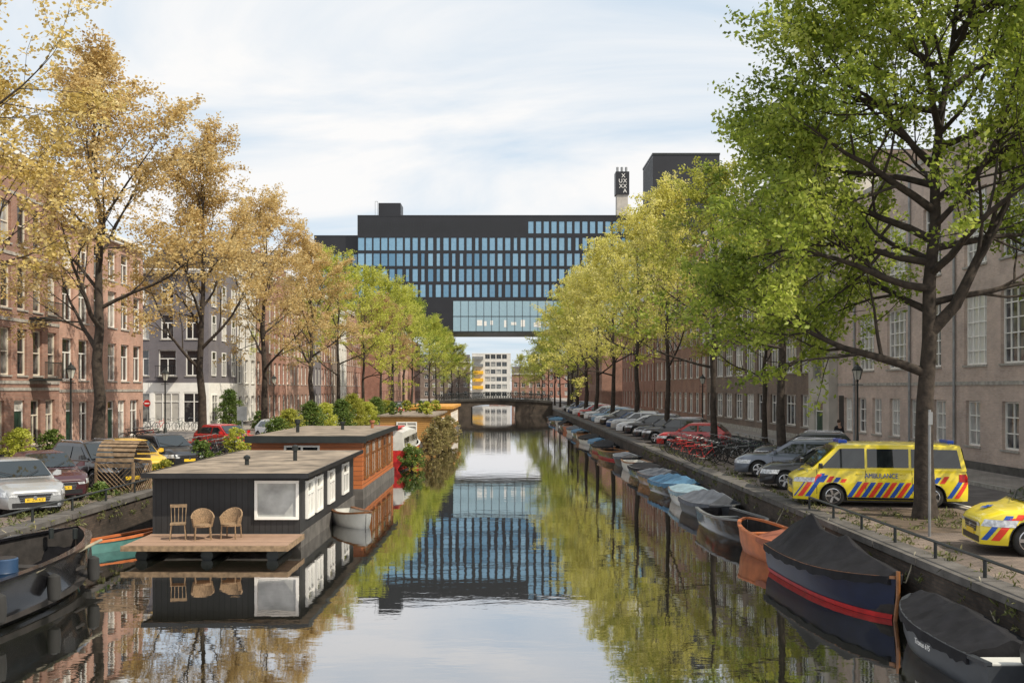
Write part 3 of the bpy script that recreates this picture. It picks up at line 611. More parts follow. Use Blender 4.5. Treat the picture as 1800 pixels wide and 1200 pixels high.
def bush(x,y,z,r,h,leaf,label,name='shrub',cat='shrub',seed=1,n_=None,size=.11,group=None):
    rn=random.Random(seed); cs=[]
    n_=n_ or int(60*r*r*h/.6)+30
    t=thing(name,label,cat,(x,y,z),0,group)
    for i in range(n_):
        a=rn.uniform(0,6.28); q=rn.random()**.5; zz_=rn.random(); pr=r*q*(math.sin(PI*min(.99,.25+zz_*.74))**.5)*rn.uniform(.6,1.25)
        cs.append((math.cos(a)*pr,math.sin(a)*pr,h*(.08+.92*zz_)))
    g=MB()
    for i in range(7):
        c=cs[i*3]; g.tube([(0,0,0),(c[0]*.4,c[1]*.4,c[2]*.5),c],[.03,.02,.008],4)
    g.build('stems',M['bark'],t); inst(leafmesh('foliage',cs,26,.2*max(r,.6),size,seed),'foliage',LF[leaf],t); return t
bush(-23.6,48.5,Q,.9,1.5,'lime','yellow green shrub against the brown brick house',seed=4)
bush(-23.8,52.5,Q,.8,1.3,'bush','dark green shrub beside the brown house door',seed=5)
bush(-23.4,85,Q,1.1,3.4,'bush','tall dark ivy shrub at the corner of the shop',seed=6)
bush(-20.6,84,Q,.8,1.6,'bush','low round shrub on the pavement before the corner shop',seed=16)
bush(-12.75,31.6,Q,.4,.5,'bush','small dark plant on the quay edge in front of the arbour',seed=17,size=.09)
bush(-12.7,37.3,Q,.5,.8,'olive','olive shrub on the quay edge just behind the arbour',seed=18,size=.09)
pl=[(-13.2,43.5,.7,1.2,'bush'),(-13.4,50,.7,1.5,'lime'),(-13,57,.9,1.8,'bush'),(-13.3,62,1.0,2.2,'olive'),(-13,67,1,2.6,'bush'),(-13.2,73,1.1,2.4,'lime'),(-12.9,79,1.1,2.6,'bush'),(-13,86,1.2,3,'olive'),(-12.8,93,1.1,2.2,'lime'),(-13,101,1.2,2.6,'bush'),(-13,110,1.2,2.2,'olive')]
for i,(x,y,r,h,lf) in enumerate(pl): bush(x,y,Q,r,h,lf,'%s %s shrub planted at the left quay edge behind the houseboats'%(ORD[i],{'bush':'dark green','lime':'lime','olive':'olive'}[lf]),seed=30+i,group='shrubs along the left quay edge')
bush(-5.4,58.3,.05,.8,1.3,'bush','dark green floating shrub on the water behind the red houseboat',seed=50)
bush(-5.9,61.5,.05,.7,1.2,'lime','bright green waterside shrub beside the white cabin boat',seed=51)
for i,(x,y,r,h) in enumerate([(-4.9,68,.8,2.0),(-4.7,72.5,.9,2.6),(-4.6,77,.9,2.2),(-4.5,82,.9,2.4)]):
    bush(x,y,.05,r,h,'reed','%s clump of dry brown reeds beside the garden houseboat'%ORD[i],'reed_clump','reeds',60+i,group='reeds by the garden houseboat')
rg=random.Random(12)
def weeds(nm,pts,lf,seed,size=.13):
    me=leafmesh(nm,pts,12,.14,size,seed,droop=-.9,wide=.12); o=inst(me,nm,LF[lf]); o['label']='low weeds and grass growing along the %s quay edge'%('left' if seed==1 else 'right'); o['category']='grass'; o['kind']='stuff'
weeds('grass',[(-12.5-rg.random()**2*1.2,rg.uniform(20,60),Q+rg.uniform(.0,.1)) for _ in range(420)]+[(-11.95+rg.uniform(0,.05),rg.uniform(20,60),Q-rg.uniform(-.05,.5)) for _ in range(130)],'weed',1)
weeds('grass',[(9.0+rg.random()**2*.9,rg.uniform(16,60),Q+rg.uniform(.0,.06)) for _ in range(230)]+[(rg.uniform(10.2,12.8),rg.uniform(24.4,28.6),Q+.03) for _ in range(70)]+[(8.46,rg.uniform(16,60),Q-rg.uniform(0,.5)) for _ in range(90)],'weed',2)

# ---------------------------------------------------------------- cars
def carspec(kind):
    d=dict(L=4.25,W=1.78,H=1.48,belt=.95,nose=.74,hood=.92,xw0=.95,xw1=.2,xr1=-1.35,xr0=-1.95,wb=2.6,wr=.32,split=-.35,tail=.9,tumb=.74,ybf=.9)
    if kind=='sedan': d.update(L=4.6,W=1.8,H=1.45,xw0=.95,xw1=.15,xr1=-1.0,xr0=-1.75,split=-.4,wb=2.75)
    if kind=='wagon': d.update(L=4.6,W=1.8,H=1.5,xw0=.95,xw1=.15,xr1=-1.75,xr0=-2.15,split=-.4,wb=2.75)
    if kind=='suv': d.update(L=4.4,W=1.84,H=1.62,belt=1.02,nose=.86,hood=1.0,xr1=-1.6,xr0=-2.05,wr=.36,tail=1.0,tumb=.76)
    if kind=='mpv': d.update(L=4.5,W=1.84,H=1.72,belt=1.05,nose=.8,hood=1.0,xw0=1.35,xw1=.35,xr1=-1.95,xr0=-2.18,split=-.3,tail=1.03,tumb=.8,wb=2.75,wr=.34)
    if kind=='van': d.update(L=5.3,W=1.92,H=2.02,belt=1.2,nose=.97,hood=1.15,xw0=2.1,xw1=1.3,xr1=-2.42,xr0=-2.58,wb=3.0,wr=.35,split=.45,tail=1.19,tumb=.87,ybf=.95)
    return d
def lerpt(tab,x):
    if x<=tab[0][0]: return tab[0][1]
    for (a,b_),(c,d) in zip(tab,tab[1:]):
        if x<=c: return b_+(d-b_)*(x-a)/max(1e-6,c-a)
    return tab[-1][1]
CARM={}
class Car:
    def __init__(s,kind):
        d=carspec(kind); s.d=d; L,W=d['L'],d['W']; h=L/2; zb0=.22
        top=[(-h,d['tail']-.22),(-h+.06,d['tail']-.06),(-h+.16,d['tail']),(d['xr0'],d['belt']),(d['xw0'],d['belt']),(d['xw0']+.1,d['hood']),(h-.75,(d['hood']*.6+d['nose']*.4)+.05),(h-.4,(d['hood']+d['nose'])/2+.03),(h-.16,d['nose']+.02),(h-.05,d['nose']-.05),(h,d['nose']-.12)]
        if kind=='van': top[6]=(h-.42,d['nose']+.12); top[7]=(h-.3,d['nose']+.08)
        top.sort()
        def zt(x): return lerpt(top,x)
        def zbm(x):
            z=zb0
            for xa in (-d['wb']/2-.05,d['wb']/2-.05):
                q=(d['wr']+.06)**2-(x-xa)**2
                if q>0: z=max(z,d['wr']+math.sqrt(q))
            return z
        s.ax=(-d['wb']/2-.05,d['wb']/2-.05)
        def wx(x):
            k=1
            e=h-x
            if e<.7: k-=.24*(1-e/.7)**2.6
            e=x+h
            if e<.4: k-=.15*(1-e/.4)**2
            return W/2*k
        prof=[(0,.93),(.12,.975),(.25,.985),(.5,1.0),(.62,.985),(.8,.975),(.93,.945),(1,.88 if kind!='van' else .95)]
        def yw(x,z):
            f=(z-zb0)/(zt(x)-zb0); return wx(x)*lerpt(prof,f)
        s.yw=yw; s.zt=zt
        xs=sorted(set([round(-h+i*(L/90),3) for i in range(91)]+[-h+.02,h-.02]+[t_[0] for t_ in top]))
        rings=[]
        for x in xs:
            r=[]; z_=zbm(x)
            for f,m_ in prof:
                z=zb0+f*(zt(x)-zb0); y=wx(x)*m_
                if z<z_: z=min(z_,zt(x)-.02)
                r.append((x,y,z))
            hc=.03 if x>d['xw0'] else .02
            r.append((x,wx(x)*.72,zt(x)+hc*.9)); r.append((x,wx(x)*.4,zt(x)+hc*(1.0))); full=r+[(a,-b_,c) for a,b_,c in r[::-1]]
            rings.append(full)
        g=MB(); g.loft(rings,closed=False,caps=True); s.P={}
        s.P['body']=(g.mesh('body',True,28),'paint')
        zr=d['H']; bt=d['belt']; yb=W/2*d['ybf']; yt=W/2*d['tumb']; zs=zr-.1
        s.yb,s.yt,s.zs=yb,yt,zs
        def sec(x,k,kt):
            y2=yb+(yt-yb)*k; z2=bt+(zs-bt)*k
            return [(x,yb,bt-.03),(x,y2,z2),(x,y2*(1-.04*k),z2+(.05)*k),(x,y2*(1-.14*k),z2+(.08)*k),(x,y2*.5,z2+.1*kt*k),(x,-y2*.5,z2+.1*kt*k),(x,-y2*(1-.14*k),z2+.08*k),(x,-y2*(1-.04*k),z2+.05*k),(x,-y2,z2),(x,-yb,bt-.03)]
        g=MB(); xm=(d['xw1']+d['xr1'])/2
        g.loft([sec(d['xr0'],0,1),sec(d['xr1'],.95,.9),sec(d['xr1']+.25,.985,1.1),sec(xm,1.0,1.3),sec(d['xw1']-.2,.99,1.15),sec(d['xw1'],.95,.9),sec(d['xw0'],0,1)],closed=True,caps=True)
        s.P['cabin']=(g.mesh('cabin',True,30),'paint')
        def side(pts,off=.014):
            out=[]
            for x,k in pts:
                z=bt+.03+(zs-bt-.07)*k; out.append((x,yb+(yt-yb)*(z-bt)/(zs-bt)+off,z))
            return out
        def lx(a,b_,k): return a+(b_-a)*k
        fw=[(d['xw0']-.28,0),(lx(d['xw0'],d['xw1'],.93)-.12,.95),(d['split']+.03,.97),(d['split']+.03,0)]
        if kind=='van': rwp=[[(d['split']-.05,.05),(d['split']-.05,.95),(-.85,.95),(-.85,.05)],[(-.93,.05),(-.93,.95),(d['xr1']+.12,.93),(d['xr0']+.16,.05)]]
        else: rwp=[[(d['split']-.05,0),(d['split']-.05,.97),(lx(d['xr0'],d['xr1'],.9)+.14,.93),(d['xr0']+.42,0)]]
        s.sw=[fw]+rwp; s.swm=[]
        for sg in (1,-1):
            for w_ in s.sw:
                pp=[(a,sg*b_,c) for a,b_,c in side(w_)]
                s.swm.append(MB().poly(pp if sg<0 else pp[::-1]).mesh('side_window',fix=False))
        def ws(xa,xb,ka,kb,out):
            za,zb_=bt+(zs+.07-bt)*ka,bt+(zs+.07-bt)*kb; X1,X2=lx(xa,xb,ka),lx(xa,xb,kb)
            nrm=Vector((zb_-za,0,-(X2-X1))).normalized()*(.03)
            if nrm.x*out<0: nrm=-nrm
            y1=lx(yb,yt,ka)*.93; y2=lx(yb,yt,kb)*.9
            return [(X1+nrm.x,-y1,za+nrm.z),(X1+nrm.x,y1,za+nrm.z),(X2+nrm.x,y2,zb_+nrm.z),(X2+nrm.x,-y2,zb_+nrm.z)]
        s.P['windscreen']=(MB().poly(ws(d['xw0'],d['xw1'],.05,.9,1)).mesh('windscreen',fix=False),'glass')
        s.P['rear_window']=(MB().poly(ws(d['xr0'],d['xr1'],.08,.85,-1)).mesh('rear_window',fix=False),'glass')
        s.P['underbody']=(MB().box(-h+.15,h-.15,-W/2+.26,W/2-.26,.17,.68).mesh('underbody'),'dark')
        def hl(sg):
            g=MB(); nz=d['nose']; s.patch(g,h-.62,h-.012,nz-.19,nz-.045,sg,.012,8,3,shear=-.5 if kind!='van' else -.2)
            y1=s.yw(h-.02,nz-.12); xx=h+.012
            g.poly([(xx,sg*(y1+.005),nz-.20),(xx,sg*(y1-.02),nz-.13),(xx,sg*(y1-.22),nz-.135),(xx,sg*(y1-.19),nz-.21)])
            return g.mesh('headlight',True,50,fix=False)
        def tl(sg):
            g=MB(); s.patch(g,-h+.01,-h+.3,d['tail']-.36,d['tail']-.12,sg,.012); return g.mesh('tail_light',True,50,fix=False)
        s.h=h
        s.lights=[('headlight',hl(1),'lampglass'),('headlight',hl(-1),'lampglass'),('tail_light',tl(1),'red_lens'),('tail_light',tl(-1),'red_lens')]
        nz=d['nose']
        s.P['grille']=(MB().loft([[(x_,-.36,nz-.34),(x_,.36,nz-.34),(x_,.44,nz-.14),(x_,-.44,nz-.14)] for x_ in (h-.04,h+.012)]).mesh('grille'),'black')
        s.P['air_intake']=(MB().box(h-.06,h+.01,-.58,.58,.25,.38).mesh('air_intake'),'black')
        g=MB(); g.box(h+.012,h+.022,-.44,.44,nz-.15,nz-.13); g.box(h+.012,h+.022,-.36,.36,nz-.35,nz-.335)
        for z in (.06,.11): g.box(h+.012,h+.02,-.4,.4,nz-.34+z,nz-.33+z)
        g.lathe([(.05,h+.012),(.05,h+.03)],12,(0,0,nz-.235),'x')
        s.P['grille_trim']=(g.mesh('grille_trim'),'chrome')
        s.P['number_plate']=(MB().box(h,h+.026,-.26,.26,.385,.495).mesh('number_plate'),'plate')
        s.P['rear_number_plate']=(MB().box(-h-.015,-h+.01,-.26,.26,.55,.65).mesh('rear_number_plate'),'plate')
        s.trims=[]
        for sg in (1,-1):
            g=MB()
            for xx in (d['xw0']-.15,d['split'],d['xr0']+.55 if kind!='van' else -.95):
                s.patch(g,xx-.008,xx+.008,.3,d['belt']-.03,sg,.003,1,6)
            s.patch(g,-d['wb']/2+.45,d['wb']/2-.5,.23,.31,sg,.006,8,1)
            for ax in s.ax:
                pts=[]
                for k in range(13):
                    a=PI*k/12; xx=ax+math.cos(a)*(d['wr']+.065); z=d['wr']+math.sin(a)*(d['wr']+.065); z=max(z,.26); pts.append((xx,sg*(yw(xx,z)+.002),z))
                g.tube(pts,.013,4)
            s.trims.append(g.mesh('door_trim',fix=False))
        g=MB()
        for sg in (-1,1): g.tube([(d['xw0']+.07,sg*.02,bt+.04),(d['xw0']-.22,sg*.55-.1,bt+.2)],.01,4)
        s.P['wiper']=(g.mesh('wiper'),'dark')
        g=MB()
        for sg in (1,-1):
            for xx in (d['split']+.12,(d['xr0']+.62) if kind!='van' else -.75):
                y=yw(xx,d['belt']-.14); g.box(xx,xx+.17,min(sg*y,sg*(y+.03)),max(sg*y,sg*(y+.03)),d['belt']-.16,d['belt']-.13)
        s.P['door_handle']=(g.mesh('door_handle'),'paint')
        if kind in('suv','mpv','wagon'):
            g=MB()
            for sg in (1,-1): g.tube([(d['xw1']-.1,sg*yt*.9,zs+.07),(d['xw1']-.25,sg*yt*.9,zs+.13),(d['xr1']+.25,sg*yt*.9,zs+.13),(d['xr1']+.1,sg*yt*.9,zs+.07)],.016,6)
            s.P['roof_rail']=(g.mesh('roof_rail'),'chrome')
        s.mir=[]
        for sg in (1,-1):
            y=yb+.02; xx=d['xw0']-.3
            s.mir.append(MB().loft([[(xx,sg*y,bt+.03),(xx+.1,sg*y,bt+.03),(xx+.1,sg*y,bt+.09),(xx,sg*y,bt+.09)],[(xx-.02,sg*(y+.12),bt+.02),(xx+.13,sg*(y+.12),bt+.02),(xx+.11,sg*(y+.12),bt+.19),(xx,sg*(y+.12),bt+.19)],[(xx,sg*(y+.24),bt+.04),(xx+.09,sg*(y+.24),bt+.04),(xx+.08,sg*(y+.24),bt+.16),(xx,sg*(y+.24),bt+.16)]]).mesh('mirror',True,50))
        r=d['wr']
        s.tyre=MB().lathe([(r*.66,-.1),(r*.9,-.105),(r*.99,-.08),(r,0),(r*.99,.08),(r*.9,.105),(r*.66,.1)],24,axis='y').mesh('wheel',True,50)
        g=MB(); g.lathe([(r*.68,-.104),(r*.68,.104),(r*.62,.11),(r*.62,.06),(.01,.06)],24,axis='y'); g.lathe([(.055,.05),(.055,.1),(.01,.1)],10,axis='y')
        for k in range(5):
            a=k*2*PI/5; c_,s_=math.cos(a),math.sin(a); px,pz=-s_*.03,c_*.03
            g.loft([[(c_*.03+px,.07,s_*.03+pz),(c_*.03-px,.07,s_*.03-pz),(c_*.03-px,.11,s_*.03-pz),(c_*.03+px,.11,s_*.03+pz)],[(c_*r*.64+px*1.3,.075,s_*r*.64+pz*1.3),(c_*r*.64-px*1.3,.075,s_*r*.64-pz*1.3),(c_*r*.64-px*1.3,.115,s_*r*.64-pz*1.3),(c_*r*.64+px*1.3,.115,s_*r*.64+pz*1.3)]])
        s.rim=g.mesh('rim',True,40)
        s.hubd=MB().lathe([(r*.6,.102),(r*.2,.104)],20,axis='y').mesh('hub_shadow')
    def patch(s,g,x0,x1,z0,z1,sg,off,nx=6,nz=3,shear=0):
        vs=[];fs=[]; h=s.d['L']/2
        for i in range(nx+1):
            for j in range(nz+1):
                z=z0+(z1-z0)*j/nz; x=min(h-.004,x0+(x1-x0)*i/nx+shear*(z-z0)); x=max(-h+.004,x); zz_=min(z,s.zt(x)-.012)
                vs.append((x+(off*.7 if x>h-.4 else 0),sg*(s.yw(x,zz_)+off),zz_))
        for i in range(nx):
            for j in range(nz):
                a=i*(nz+1)+j; q=(a,a+nz+1,a+nz+2,a+1); fs.append(q if sg<0 else q[::-1])
        g.add(vs,fs)
PA={}
def paintmat(k):
    cols=dict(black=(.012,.012,.014),dkgrey=(.04,.043,.05),silver=(.40,.41,.42),white=(.62,.63,.64),red=(.42,.012,.012),blue=(.02,.06,.16),yellow=(.62,.38,.02),grey=(.13,.15,.19),darkred=(.05,.012,.016),ltblue=(.18,.3,.42),ambul=(.85,.68,.03))
    if k not in PA: PA[k]=mat('car_paint_'+k,cols[k],.28,.5 if k in('silver','dkgrey','grey') else 0,coat=.9,var=.04)
    return PA[k]
def car(kind,paint,x,y,rz,label,group='parked cars',name='parked_car',cat='car',plate=None):
    if kind not in CARM: CARM[kind]=Car(kind)
    c=CARM[kind]; t=thing(name,label,cat,(x,y,Q+.004),R(rz),group); pm=paintmat(paint)
    mm_={'paint':pm,'glass':M['carglass'],'dark':M['black'],'black':M['black'],'chrome':M['chrome'],'plate':M['plate']}
    for k,(me,mk) in c.P.items():
        o=inst(me,k,mm_[mk],t)
        if k=='number_plate' and plate: text(plate,.1,'plate_text',M['ink'],o,(c.h+.028,0,.44),(R(90),0,R(90)),.001)
    for me in c.trims: inst(me,'door_trim',M['black'],t)
    for me in c.swm: inst(me,'side_window',M['carglass'],t)
    for nm,me,mk in c.lights: inst(me,nm,M[mk],t)
    for me in c.mir: inst(me,'mirror',pm if paint!='ambul' else M['black'],t)
    for ax in c.ax:
        for sg in (1,-1):
            wo=inst(c.tyre,'wheel',M['rubber'],t,(ax,sg*(c.d['W']/2-.125),c.d['wr']),(0,0,0 if sg>0 else PI)); inst(c.rim,'rim',M['chrome'],wo)
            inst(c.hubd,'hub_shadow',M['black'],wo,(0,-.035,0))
    return t,c
A=-52
car('sedan','silver',-14.3,29.2,A,'silver saloon car nearest the left quay edge of the photo',plate='91-ZH-KZ')
car('sedan','darkred',-15.0,32.5,A,'dark maroon saloon between the silver saloon and grey off-roader',plate='SV-706-X')
car('suv','dkgrey',-14.5,35.6,A+14,'dark grey off-roader with chrome grille in left parking row',plate='13-ZGZ-6')
car('hatch','yellow',-14.9,39.8,A,'yellow hatchback half hidden behind the wooden slatted arbour')
car('hatch','dkgrey',-15.0,44.2,A+8,'dark grey hatchback just past the yellow one on left quay')
car('hatch','red',-15.7,56.5,A+15,'bright red hatchback behind the dark houseboat roof')
lc=['white','black','silver','blue','white','grey','black','silver','red','white','black']
for i,cl in enumerate(lc): car(['hatch','suv','sedan'][i%3],cl,-14.9,66+i*8.2,A,'%s car, %s beyond the bright red hatchback on left quay'%(cl,ORD[i]),'distant cars on the left quay')
car('hatch','black',11.2,34.9,163,'black hatchback just behind the front of the ambulance van')
car('wagon','grey',11.6,39.6,160,'blue grey estate car beside the bicycles on right quay')
car('suv','dkgrey',13.2,43.4,162,'dark off-roader parked behind the blue grey estate')
car('hatch','red',11.4,59.5,158,'bright red hatchback beyond the bicycles on the right quay')
rc=['black','dkgrey','black','white','silver','blue','black','white','ltblue','grey','white','black','red','silver','white','dkgrey','blue','white','black','silver']
for i,cl in enumerate(rc): car(['suv','hatch','suv','sedan'][i%4],cl,11.2,64+i*4.6,158,'%s car, %s beyond the right quay red hatchback'%({'dkgrey':'dark grey','ltblue':'light blue'}.get(cl,cl),ORD[i]),'distant cars on the right quay')
def star(t,fn,m):
    g=MB()
    for a in (0,60,120):
        ca,sa=math.cos(R(a+90)),math.sin(R(a+90))
        g.poly([fn(ca*p-sa*q,sa*p+ca*q) for p,q in ((.15,.035),(.15,-.035),(-.15,-.035),(-.15,.035))])
    g.build('emergency_star',m,t)
def ambulance(kind,x,y,rz,label,sc=1):
    t,c=car(kind,'ambul',x,y,rz,label,'ambulances','ambulance','ambulance'); d=c.d; h=c.h; t.scale=(sc,sc,sc)
    for sg in (1,-1):
        k=0; xx=-h+.3
        while xx<h-.05:
            lo2=.32
            for ax in c.ax:
                if abs(xx-.02-ax)<d['wr']+.16: lo2=d['wr']*2+.08
            e=abs(xx+.1)/h; hi_=d['belt']*.66+(d['belt']*.26)*max(0,(e-.36)/.64)**.6
            top_=min(hi_,c.zt(min(h,xx))-.1)
            if lo2<top_-.05:
                g=MB(); c.patch(g,xx,min(xx+.15,h-.01),lo2,top_,sg,.007,3,8,shear=-.65); g.build('livery_stripe',M['blue'] if k%2 else M['fluored'],t)
            xx+=.215; k+=1
        zt_=d['belt']*.83; xt=-.02 if kind=='van' else -.5
        rot=(R(90),0,R(180)) if sg>0 else (R(90),0,0)
        text('AMBULANCE',.215 if kind=='van' else .16,'ambulance_lettering',M['blue'],t,(xt,sg*(c.yw(xt,zt_)+.02),zt_),rot,.004,sx=.8)
    MB().box(d['xw1']-.35,d['xw1']-.08,-.55,.55,d['H']-.02,d['H']+.1).build('light_bar',M['bluelamp'],t,bevel=.03)
    if kind=='van':
        MB().box(d['xr1']+.1,d['xr1']+.3,-.5,.5,d['H']-.02,d['H']+.09).build('light_bar',M['bluelamp'],t,bevel=.03)
        star(t,lambda p,q:(-h-.012,p+.4,.72+q),M['blue'])
    star(t,lambda p,q:(h-.32+q*.9,p,d['nose']+.12-q*.25+.03),M['blue'])
    return t
ambulance('van',11.25,30.2,171,'yellow ambulance van with red and blue stripes behind the big tree',.93)
ambulance('mpv',12.4,21.3,170,'yellow striped ambulance car cut off by the right edge')

# ---------------------------------------------------------------- bicycles
def make_bike():
    r=.34; P={}
    for nm,x in (('rear',-.53),('front',.53)):
        pts=[(math.cos(a)*r,0,math.sin(a)*r) for a in [k*2*PI/20 for k in range(21)]]
        w_=MB().tube(pts,.02,6)
        for k in range(8):
            a=k*PI/4; w_.tube([(0,0,0),(math.cos(a)*r,0,math.sin(a)*r)],.004,3)
        P[nm]=(w_.mesh('wheel'),x)
    f=MB(); bb=(-.1,0,.3); st=(-.25,0,.78); hd=(.36,0,.82); ra=(-.53,0,.34); fa=(.53,0,.34)
    for a,b_,q in ((bb,st,.017),(st,hd,.018),(bb,(.4,0,.68),.02),(bb,ra,.012),(st,ra,.01),(hd,fa,.014),((-.25,0,.78),(-.28,0,.92),.014),(hd,(.33,0,1.02),.014)): f.tube([a,b_],q,6)
    f.box(-.75,-.3,-.07,.07,.72,.735)
    s_=MB().loft([[(-.42,-.09,.93),(-.42,.09,.93),(-.42,.07,.98),(-.42,-.07,.98)],[(-.14,-.025,.94),(-.14,.025,.94),(-.14,.02,.97),(-.14,-.02,.97)]])
    hb=MB().tube([(.18,-.3,1.02),(.3,-.24,1.06),(.34,0,1.04),(.3,.24,1.06),(.18,.3,1.02)],.013,6)
    return P,f.mesh('frame'),s_.mesh('saddle'),hb.mesh('handlebar')
BK=make_bike(); bcols=[M['black'],M['dkmetal'],M['hullblue'],M['red'],M['steel'],M['doorgreen']]
def bike(x,y,rz,label,group,lean=4,k=0):
    t=thing('bicycle',label,'bicycle',(x,y,Q+.01),rz,group); t.rotation_euler=(R(lean),0,rz)
    for nm,(me,xx) in BK[0].items(): inst(me,'wheel',M['rubber'],t,(xx,0,.35))
    inst(BK[1],'frame',bcols[k%6],t); inst(BK[2],'saddle',M['black'],t); inst(BK[3],'handlebar',M['steel'],t)
rn=random.Random(3); CN=['black','dark','navy','red','grey','green']
for i in range(33): bike(9.5+(i%3)*1.6+rn.uniform(-.1,.1),45.6+(i//3)*.95+(i%3)*.3,R(rn.uniform(-14,14)+8),'%s %s bicycle in the packed rack between estate car and red hatchback'%(ORD[i],CN[i%6]),'bicycles packed on the right quay',rn.uniform(-6,6),i)
for i in range(14): bike(-14.2-(i%2)*1.6,48.3+i*.42,R(rn.uniform(-14,14)-8),'%s %s bicycle parked left quay between grey and red hatchbacks'%(ORD[i],CN[i%6]),'bicycles packed on the left quay',rn.uniform(-6,6),i)
for i in range(8): bike(-31+i*.8,83.2,R(80+rn.uniform(-12,12)),'%s %s bicycle standing against the corner shop front'%(ORD[i],CN[i%6]),'bicycles before the corner shop',rn.uniform(-5,5),i)
for i in range(7): bike(-23.3+(i%2)*.3,62.5+i*.6,R(rn.uniform(-12,12)),'%s %s bicycle on the pavement by the pink brick house'%(ORD[i],CN[i%6]),'bicycles by the pink house',4,i)

# ---------------------------------------------------------------- boats
def bfun(B,bow=2.0,stern=.8,both=False):
    def b_(t):
        if both: return B/2*max(.02,(1-abs(2*t-1)**bow))**.6
        if t<.45: return B/2*(stern+(1-stern)*math.sin(t/.45*PI/2))
        return B/2*max(.0,(1-((t-.45)/.55)**bow))**.75+.012
    return b_
def boat(name,label,x,y,rz,L_=5.5,B=2.0,F=.55,hull='hullblack',cover=None,covername='tarpaulin',stripe=None,both=False,bow=2.1,rim='hullwood',outboard=False,thwarts=3,group='small boats moored along the right quay',ridge=.45,stern=.8,sheer=.28,cat='boat',ridgefn=None,rimw=.08,tent=False,c0=0,c1=.985,sh=.12):
    t=thing(name,label,cat,(x,y,0),R(rz),group); bf=bfun(B,bow,stern,both); N=18
    def zt(s): return F*(1+sheer*(s**2.2)*1.6+sheer*.5*(1-s)**2)
    def X(s): return -L_/2+L_*s
    rings=[];inner=[]
    for i in range(N+1):
        s=i/N; b_=bf(s); z=zt(s); x_=X(s); rk=.10*L_*.4*(s**3)
        half=[(x_-rk*1.6,b_*.12,-.3),(x_-rk,b_*.7,-.16),(x_-rk*.4,b_*.92,z*.35),(x_,b_,z)]
        rings.append([(a,-q,c) for a,q,c in half[::-1]]+half)
        bi=max(.005,b_-.07); xi=x_-(.08 if i==N else 0)
        inner.append([(xi,-bi,z-.005),(xi,-bi*.9,.12),(xi,bi*.9,.12),(xi,bi,z-.005)])
    g=MB().loft(rings,closed=False,caps=False); g.poly([p for p in rings[0]]); g.build('hull',M[hull],t,smooth=True,ang=60)
    MB().loft(inner,closed=False,caps=False).build('inner_hull',M['boatfloor'] if hull!='hullwhite' else M['hullwhite'],t)
    g=MB()
    for sg in (1,-1): g.loft([[(X(i/N),sg*max(.0,bf(i/N)-rimw),zt(i/N)-.01),(X(i/N),sg*(bf(i/N)+.03),zt(i/N)-.01),(X(i/N),sg*(bf(i/N)+.03),zt(i/N)+.05),(X(i/N),sg*max(.0,bf(i/N)-rimw),zt(i/N)+.05)] for i in range(N+1)])
    g.build('gunwale',M[rim],t)
    if stripe:
        g=MB()
        for sg in (1,-1):
            rr_=[]
            for i in range(N+1):
                s=i/N; b_=bf(s); z=zt(s); rk=.10*L_*.4*(s**3); q=[]
                for zz_ in (.005,sh*.5,sh):
                    f=(zz_+.16)/(z*.35+.16); q.append((X(s)-rk+(rk*.6)*f+(.015 if i==N else 0),sg*(b_*(.7+.22*f)+.012),zz_))
                rr_.append(q)
            g.loft(rr_,closed=False,caps=False)
        g.build('waterline_stripe',M[stripe],t)
    if cover:
        rn_=random.Random(int(abs(x*100+y*37))); N2=34; rr_=[]
        for i in range(N2+1):
            s=c0+(c1-c0)*i/N2; b_=bf(s)+.03; z=zt(s)
            rg_=ridgefn(s) if ridgefn else ridge*(.45+.55*math.sin(PI*min(1,max(0,s*1.02))))*(1-.14*math.sin(s*PI*4)**2)
            j=rn_.uniform(-.035,.035); sc_=.06*abs(math.sin(s*23))+rn_.uniform(0,.04)
            if tent: half=[(b_+.01,z-.06-sc_),(b_+.005,z+.04),(b_*.70,z+.05+rg_*.24+j),(b_*.36,z+.05+rg_*.60-j),(.02,z+.05+rg_)]
            else: half=[(b_+.01,z-.06-sc_),(b_+.005,z+.04),(b_*.78,z+.04+rg_*.28+j),(b_*.42,z+.04+rg_*.62-j+.02*math.sin(s*50)),(.03,z+.05+rg_)]
            rr_.append([(X(s),-a,c) for a,c in half]+[(X(s),a,c) for a,c in half[::-1]])
        MB().loft(rr_,closed=False,caps=True).build(covername,M[cover],t,smooth=True,ang=24 if tent else 50)
    if not cover or c1<.6:
        for k in range(thwarts):
            s=.2+.28*k
            if cover and s<c1+.05: continue
            b_=bf(s)-.08; MB().box(X(s)-.14,X(s)+.14,-b_,b_,zt(s)-.2,zt(s)-.16).build('thwart',M[rim],t)
    if outboard:
        xo=-L_/2-.12; MB().loft([[(xo-.2,-.13,F+.1),(xo+.14,-.13,F+.1),(xo+.14,.13,F+.1),(xo-.2,.13,F+.1)],[(xo-.26,-.15,F+.3),(xo+.16,-.15,F+.3),(xo+.16,.15,F+.3),(xo-.26,.15,F+.3)],[(xo-.18,-.1,F+.5),(xo+.1,-.1,F+.5),(xo+.1,.1,F+.5),(xo-.18,.1,F+.5)]]).build('outboard_motor',M['black'],t,bevel=.03)
        MB().box(xo-.06,xo+.06,-.04,.04,-.4,F+.1).build('outboard_leg',M['dkmetal'],t)
    return t
def rid(s):
    return lerpt([(0,.30),(.06,.55),(.27,.98),(.34,.66),(.52,.58),(.60,.68),(.66,.46),(.85,.26),(.97,.10),(1,.05)],s)
